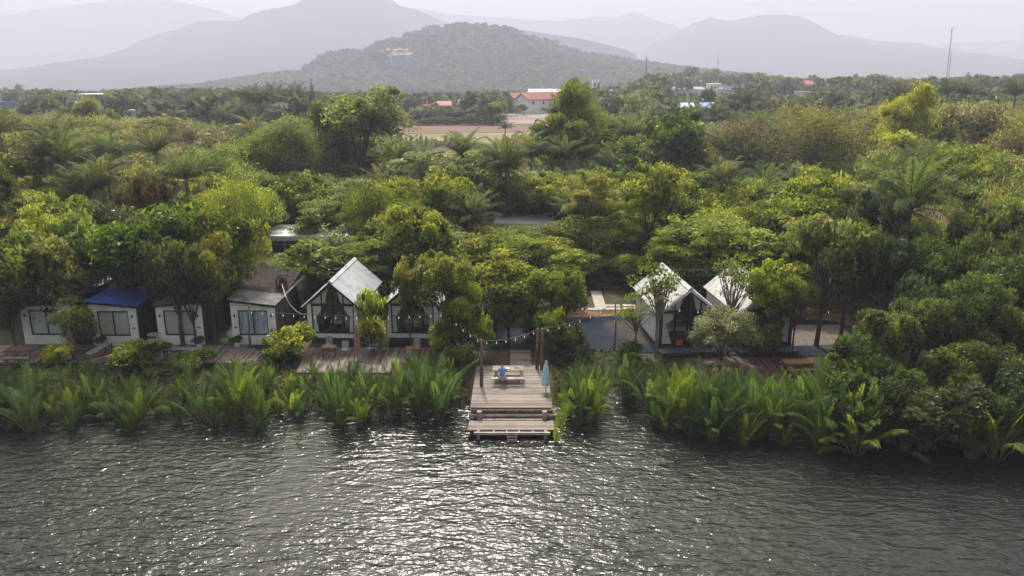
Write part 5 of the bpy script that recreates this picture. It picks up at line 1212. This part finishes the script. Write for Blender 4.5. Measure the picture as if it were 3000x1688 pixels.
while len(P) < 3600:
    px = rg.uniform(-150, 3150); u = rg.uniform(1 / 1000, 1 / 225); Y = 1 / u; h = rg.uniform(6, 13); r = h * rg.uniform(.38, .6)
    if 1120 < px < 1660 and Y < 290: continue
    if 1470 < px < 1660 and Y < 372: continue
    y = interp(px, PF)
    if Y > 330 and px > 1880: h += 4
    for a, b, Yt, yb in FZ:
        if a - 8 < px < b + 8 and Y < Yt: y = max(y, yb)
    z = atY(px, y, Y).z - rg.uniform(0, 1.5)
    z += drop(atY(px, 300, Y).x, Y)
    if .9 + h > z: h = z - .9
    if h < 2.0: continue
    p = atY(px, 300, Y); P.append((p.x, Y, .8 - drop(p.x, Y))); RR.append(min(r, h * 1.1)); HH.append(h)
blob_mesh('far_woodland', np.array(P), np.array(RR), np.array(HH), 85, .5, 6, (.062, .08, .038))
P, RR, HH = [], [], []
nr, nc = NHV.shape[:2]
while len(P) < 7000:
    j = rg.integers(0, int(nr * .8)); i = rg.integers(0, nc); q = NHV[j, i]
    if q[2] < 3 - drop(q[0], q[1]): continue
    px, py = px_of(*q)
    if 1105 < px < 1208 and 138 < py < 172 and rg.random() < .97: continue
    if 940 < px < 1190 and 165 < py < 215 and rg.random() < .35: continue
    P.append((q[0] + rg.uniform(-4, 4), q[1] + rg.uniform(-3, 3), q[2] - 1.5)); RR.append(rg.uniform(4, 8.5)); HH.append(rg.uniform(5, 11))
blob_mesh('hill_forest', np.array(P), np.array(RR), np.array(HH), 26, .7, 8, (.05, .068, .035))
# bare quarry face and strip on the near hill
def drape(name, pts, mat, off=2.2, nx_=22, ny_=8):
    """a patch lying on the near hill, pts: top-left, top-right, bottom-right, bottom-left in the view"""
    mb = MB(); flat = NHV[:int(nr * .8)].reshape(-1, 3); pp_ = np.array([px_of(*q) for q in flat])
    for j in range(ny_ + 1):
        for i in range(nx_ + 1):
            u, v = i / nx_, j / ny_
            x_ = (pts[0][0] * (1 - u) + pts[1][0] * u) * (1 - v) + (pts[3][0] * (1 - u) + pts[2][0] * u) * v + math.sin(i * 2.1 + j) * 2.5
            y_ = (pts[0][1] * (1 - u) + pts[1][1] * u) * (1 - v) + (pts[3][1] * (1 - u) + pts[2][1] * u) * v + math.sin(i * 1.7) * 1.2
            k = np.argmin((pp_[:, 0] - x_) ** 2 + (pp_[:, 1] - y_) ** 2 * 4); q = atY(x_, y_, float(flat[k][1]) - off); mb.v.append(tuple(q))
    for j in range(ny_):
        for i in range(nx_): q = j * (nx_ + 1) + i; mb.f.append((q, q + nx_ + 1, q + nx_ + 2, q + 1)); mb.m.append(0)
    o = mb.build(name, mat, smooth=True); tag(o, kind='structure')
drape('quarry_slope', [(1112, 144), (1202, 138), (1208, 160), (1106, 166)], M['rock'], 22)
# ---- far buildings
def bld(px0, px1, y_eave, y_ridge, Y, depth, wall, roof, label, cat='building', name='house', rz=0.0, nwin=0, floors=1, gable=True, ov=.4):
    a, b = atY(px0, y_eave, Y), atY(px1, y_eave, Y); W = b.x - a.x; ze = a.z - .9; zr = atY(px0, y_ridge, Y + depth / 2).z - .9
    t = empty(name, ((a.x + b.x) / 2, Y, .9), rz, label, cat); h = W / 2
    MB().box((0, depth / 2, ze / 2 - .2), (W, depth, ze + .4)).build('wall', M[wall], t)
    if gable:
        mb = MB(); zr = max(zr, ze + .6)
        for s in (0, 1):
            y0 = -ov if s == 0 else depth + ov
            mb.poly([(-h - ov, y0, ze - .02), (h + ov, y0, ze - .02), (h - .0, depth / 2, zr), (-h + .0, depth / 2, zr)] if s == 0 else [(h + ov, y0, ze - .02), (-h - ov, y0, ze - .02), (-h, depth / 2, zr), (h, depth / 2, zr)])
        mb.poly([(-h - ov, -ov, ze - .02), (-h, depth / 2, zr), (-h - ov, depth + ov, ze - .02)]); mb.poly([(h + ov, -ov, ze - .02), (h + ov, depth + ov, ze - .02), (h, depth / 2, zr)])
        mb.poly([(-h - ov, -ov, ze - .05), (-h - ov, depth + ov, ze - .05), (h + ov, depth + ov, ze - .05), (h + ov, -ov, ze - .05)])
        mb.build('roof', M[roof], t)
    else:
        MB().box((0, depth / 2, ze + .2), (W + ov, depth + ov, .45)).build('roof', M[roof], t)
    for f in range(floors):
        for i in range(nwin):
            x = -h + (i + .5) * W / nwin; fh = ze / floors
            MB().box((x, -.03, fh * (f + .5)), (W / nwin * .5, .1, fh * .45)).build('window', M['window_dark'], t)
    return t
def hall(px, Y, W, D, ze, zr, rz, label):
    p = atY(px, 300, Y); t = empty('hall', (p.x, Y, .9), rz, label, 'building')
    for k in (0, 1):     # two gabled bays side by side, gables towards the field
        x0 = -W + k * W; w_ = MB().prism([(x0 + .02, -.2), (x0 + W - .02, -.2), (x0 + W - .02, ze), (x0 + W / 2, zr - .15), (x0 + .02, ze)], 0, D); w_.build('wall', M['wall_white'], t)
        r_ = MB()
        r_.prism([(x0 - .3, ze - .1), (x0 + W / 2, zr), (x0 + W / 2, zr + .35), (x0 - .3, ze + .25)], -.5, D + .5); r_.prism([(x0 + W / 2, zr), (x0 + W + .3, ze - .1), (x0 + W + .3, ze + .25), (x0 + W / 2, zr + .35)], -.5, D + .5)
        r_.build('roof', M['roof_red'], t)
    MB().box((-W * .35, -.05, 1.9), (3, .2, 3.8)).build('door', M['window_dark'], t)
    for i in range(5): MB().box((W + .05, 3 + i * (D - 6) / 4, ze - 1.2), (.15, .8, 1.5)).build('window', M['window_dark'], t)
    return t
hall(1510, 371, 9.2, 30, 6.0, 8.6, R(-52), 'white hall with red roofs and two gables, at the far end of the bare lot')
bld(1548, 1638, 272, 260, 430, 16, 'wall_blue', 'roof_grey', 'long grey-blue roofed building behind the white hall', nwin=0)
bld(1630, 1668, 270, 263, 440, 12, 'wall_white', 'wall_white', 'small white roofed building behind the end of the red roofs')
bld(1236, 1320, 309, 296, 330, 12, 'wall_cream', 'roof_red', 'low red-roofed cream house behind the dark hedge row', nwin=5)
bld(1330, 1370, 305, 293, 380, 12, 'wall_blue', 'roof_paleblue', 'small pale blue roofed house beside the low red-roofed house')
bld(1737, 1760, 237, 235, 600, 9, 'wall_white', 'wall_white', 'white water-tower block at the foot of the near hill', gable=False, nwin=2, floors=2)
bld(1766, 1800, 267, 264, 480, 10, 'wall_white', 'wall_white', 'small white house right of the white block', gable=False, nwin=3)
bld(1806, 1830, 272, 265, 470, 8, 'wall_cream', 'roof_red', 'tiny house with reddish roof behind the needle trees')
bld(1962, 2064, 262, 254, 520, 14, 'wall_white', 'roof_grey', 'long low white building left of the town blocks', nwin=6)
bld(2080, 2114, 247, 245, 530, 10, 'wall_white', 'wall_white', 'taller white block in the town behind the palms', gable=False, nwin=3, floors=2)
bld(2116, 2196, 253, 251, 520, 12, 'wall_white', 'roof_grey', 'long white two-storey block with dark windows at the right of the town', gable=False, nwin=7, floors=2)
bld(2104, 2146, 264, 262, 500, 10, 'wall_cream', 'roof_grey', 'cream block below the taller white block', gable=False, nwin=4)
bld(1972, 2040, 316, 301, 300, 10, 'wall_blue', 'roof_paleblue', 'pale lavender-blue roofed house among the trees', nwin=0)
bld(2048, 2112, 315, 300, 302, 10, 'wall_blue', 'roof_blue', 'brighter blue roofed house right of the lavender one', nwin=0)
bld(2262, 2300, 286, 279, 430, 10, 'wall_blue', 'roof_paleblue', 'low pale house behind the fan-headed palm')
bld(2326, 2384, 270, 267, 430, 10, 'wall_white', 'wall_white', 'flat white shed left of the long purple-grey roof', gable=False, nwin=3)
bld(2348, 2388, 247, 236, 560, 14, 'wall_cream', 'roof_red', 'pinkish-red roofed house on the wooded skyline')
bld(2590, 2640, 282, 268, 420, 16, 'roof_grey', 'roof_grey', 'purple-grey roofed shed beside the lime tree')
bld(2492, 2524, 306, 298, 300, 8, 'wall_cream', 'roof_red', 'little red-roofed hut right of the distant palms')
bld(-45, 64, 300, 285, 420, 20, 'wall_blue', 'roof_grey', 'large factory with blue fascia and grey roof in the far woods', nwin=0)
a, b = atY(-45, 302, 419), atY(64, 302, 419); o = MB().box(((a.x + b.x) / 2, 419.2, a.z - .2), (b.x - a.x + 1, .5, 1.7)).build('blue_fascia', M['roof_blue']); o.parent = bpy.data.objects[[x.name for x in bpy.data.objects if x.get('label', '').startswith('large factory')][0]]
o.matrix_parent_inverse = Matrix.Translation(-o.parent.location); 
bld(70, 88, 305, 297, 410, 8, 'wall_white', 'wall_white', 'small white gable beside the blue-fascia factory')
bld(64, 110, 348, 337, 240, 7, 'wall_white', 'roof_red', 'shed with bright red roof at the edge of the thicket')
bld(200, 228, 306, 296, 335, 9, 'wall_cream', 'roof_red', 'orange-roofed house left of the unfinished block')
bld(495, 545, 314, 305, 330, 12, 'roof_grey', 'roof_grey', 'dark grey roofed house in smoke-coloured haze behind the wide olive tree')
bld(332, 368, 318, 304, 262, 9, 'wall_blue', 'roof_grey', 'grey-roofed pale blue house right of the unfinished block')
bld(372, 430, 326, 320, 258, 8, 'wall_blue', 'wall_white', 'pale blue row of small houses above the dirt field', gable=False, nwin=6)
# unfinished block: slabs and columns
a, b = atY(224, 277, 330), atY(322, 277, 330); W = b.x - a.x; ht = a.z - .9
t = empty('unfinished_building', ((a.x + b.x) / 2, 330, .9), R(4), 'unfinished white concrete block with open floors behind the yellow-green tree', 'building')
nf_ = 3
for f in range(nf_ + 1): MB().box((0, 5, ht * f / nf_), (W, 10, .35)).build('floor_slab', M['wall_white'], t)
for i in range(7):
    for y_ in (.3, 9.7): MB().box((-W / 2 + .3 + i * (W - .6) / 6, y_, ht / 2 - .1), (.4, .4, ht - .6)).build('column', M['wall_white'], t)
MB().box((0, 5.5, ht / 2 - .1), (W * .92, 4, ht - .7)).build('inner_wall', M['wall_cream'], t)
# flat roofed houses inside the canopy
def flat_house(px0, px1, ye, Y, D, label, win=False, z0=.9):
    a, b = atY(px0, ye, Y), atY(px1, ye, Y); W = b.x - a.x; h_ = a.z - z0; t = empty('flat_roofed_house', ((a.x + b.x) / 2, Y, z0), R(-2), label, 'house')
    MB().box((0, D / 2, h_ / 2 - .2), (W, D, h_ + .3)).build('wall', M['wall_white'], t)
    MB().box((0, D / 2 - .3, h_ + .12), (W + 1.2, D + 1.6, .2)).box((0, -1.12, h_ - .05), (W + 1.2, .1, .45)).build('roof', M['white_siding'], t)
    if win:
        wf = MB().box((-W / 2 + 1.6, -.04, h_ - 1.3), (2.6, .1, 2.2)).build('window', M['window_dark'], t)
        MB().box((-W / 2 + 1.6, -.1, h_ - 1.3), (.1, .06, 2.2)).box((-W / 2 + 1.6, -.1, h_ - .85), (2.6, .05, .1)).build('frame', M['white'], wf)
    return t
flat_house(785, 1045, 692, 79, 4.5, 'white flat-roofed house with a dark window, half hidden behind the brown roof', True)
flat_house(1462, 1610, 654, 88, 5, 'white flat-roofed house whose pale roof shows in the middle of the canopy')
flat_house(1985, 2040, 632, 86, 4, 'small pale roof glimpsed among the deep green mango crowns')
# masts
def mast(px0, y0, px1, y1, Y, w_, label):
    a, b = atY(px0, y0, Y), atY(px1, y1, Y); a.z = .9; t = empty('radio_mast', tuple(a), 0, label, 'mast', 'radio masts'); d = b - a; mb = MB()
    for k in range(3):
        g = k * 2.09; e = Vector((math.cos(g) * w_, math.sin(g) * w_, 0)); mb.tube([e, e * .6 + d * .5, e * .35 + d], w_ * .16, 4)
    n = 22
    for i in range(n):
        u, v = i / n, (i + 1) / n
        for k in range(3):
            g, g2 = k * 2.09, (k + 1) * 2.09; ru, rv = w_ * (1 - .65 * u), w_ * (1 - .65 * v)
            mb.tube([d * u + Vector((math.cos(g) * ru, math.sin(g) * ru, 0)), d * v + Vector((math.cos(g2) * rv, math.sin(g2) * rv, 0))], w_ * .1, 3)
    mb.build('lattice', M['mast'], t)
    for zf in (.9, .97): MB().tube([d * zf - Vector((0, 0, .02 * d.length)), d * zf + Vector((0, 0, .02 * d.length))], w_ * .9, 6).build('antenna', M['wall_white'], t)
mast(1893, 265, 1894, 165, 480, .55, 'slim mast rising behind the needle trees')
mast(2103, 210, 2104, 160, 850, .6, 'short mast on the higher part of the far skyline')
mast(2774, 228, 2790, 82, 650, .6, 'tallest mast, high above the far skyline')
mast(2780, 228, 2788, 152, 660, .5, 'lower mast right against the tallest one')
# potted plants on the boardwalk
for i, (px, py, lb) in enumerate(((697, 1014, 'plant in a white pot by the blue striped window'), (586, 1016, 'plant in a white pot by the grey-curtained cabin'), (300, 1016, 'plant in a white pot before the blue-roofed cabin'))):
    p = at(px, py, 1.02); t = empty('potted_plant', (p.x, p.y - .15, 1.02), 0, lb, 'potted plant')
    MB().lathe((0, 0, 0), [(.13, 0), (.17, .05), (.2, .32), (.17, .32)], 10).build('pot', M['white'], t)
    c = link_mesh('foliage', proto('shrub', False, 0)[0], t); c.scale = (.28, .28, .3); c.location = (0, 0, .15); c.color = (.07, .12, .03, 1)
# undergrowth on the bank
rg = np.random.default_rng(9); n = 26000; X = rg.uniform(-34, 36, n); sh_ = np.array([shore(x) for x in X]); Yq = sh_ + rg.uniform(.6, 9, n)
keep = np.array([(not (-2.7 < x < 2.7 and y < 54.2)) and not (x < -17.5 and y > 51.3) and not (-14.6 < x < -5.6 and y > 49.3) and not (11 < x < 22.5 and y > 47.6) and ground_z(x, y) > -.1 and not (y > 54 and -12 < x < 25) for x, y in zip(X, Yq)]); X, Yq = X[keep], Yq[keep]
Z = np.array([ground_z(x, y) for x, y in zip(X, Yq)]) + rg.uniform(0, .45, len(X)) ** 1.3
c, a, b = leaves(rg, np.stack([X, Yq, Z], 1), .3, .4, .4)
o = link_mesh('undergrowth', quads('undergrowth', c, a, b, np.clip(rg.normal(.5, .2, len(c)), 0, 1), [M['leaf']])); o.color = (.055, .075, .022, 1); tag(o, kind='stuff')
n = 60000; X = rg.uniform(-60, 60, n); Yq = rg.uniform(56, 100, n)
keep = (~((X > -12.5) & (X < 27) & (Yq < 63))) & (~((X > 3.4) & (X < 11.2) & (Yq < 71))) & (~((X < -17) & (Yq < 63))) & (np.abs(X) < .7 * Yq); X, Yq = X[keep], Yq[keep]
c, a, b = leaves(rg, np.stack([X, Yq, .95 + rg.uniform(0, .5, len(X))], 1), .42, .6, .4)
o = link_mesh('ground_cover', quads('ground_cover', c, a, b, np.clip(rg.normal(.5, .2, len(c)), 0, 1), [M['leaf']])); o.color = (.075, .095, .025, 1); tag(o, kind='stuff')
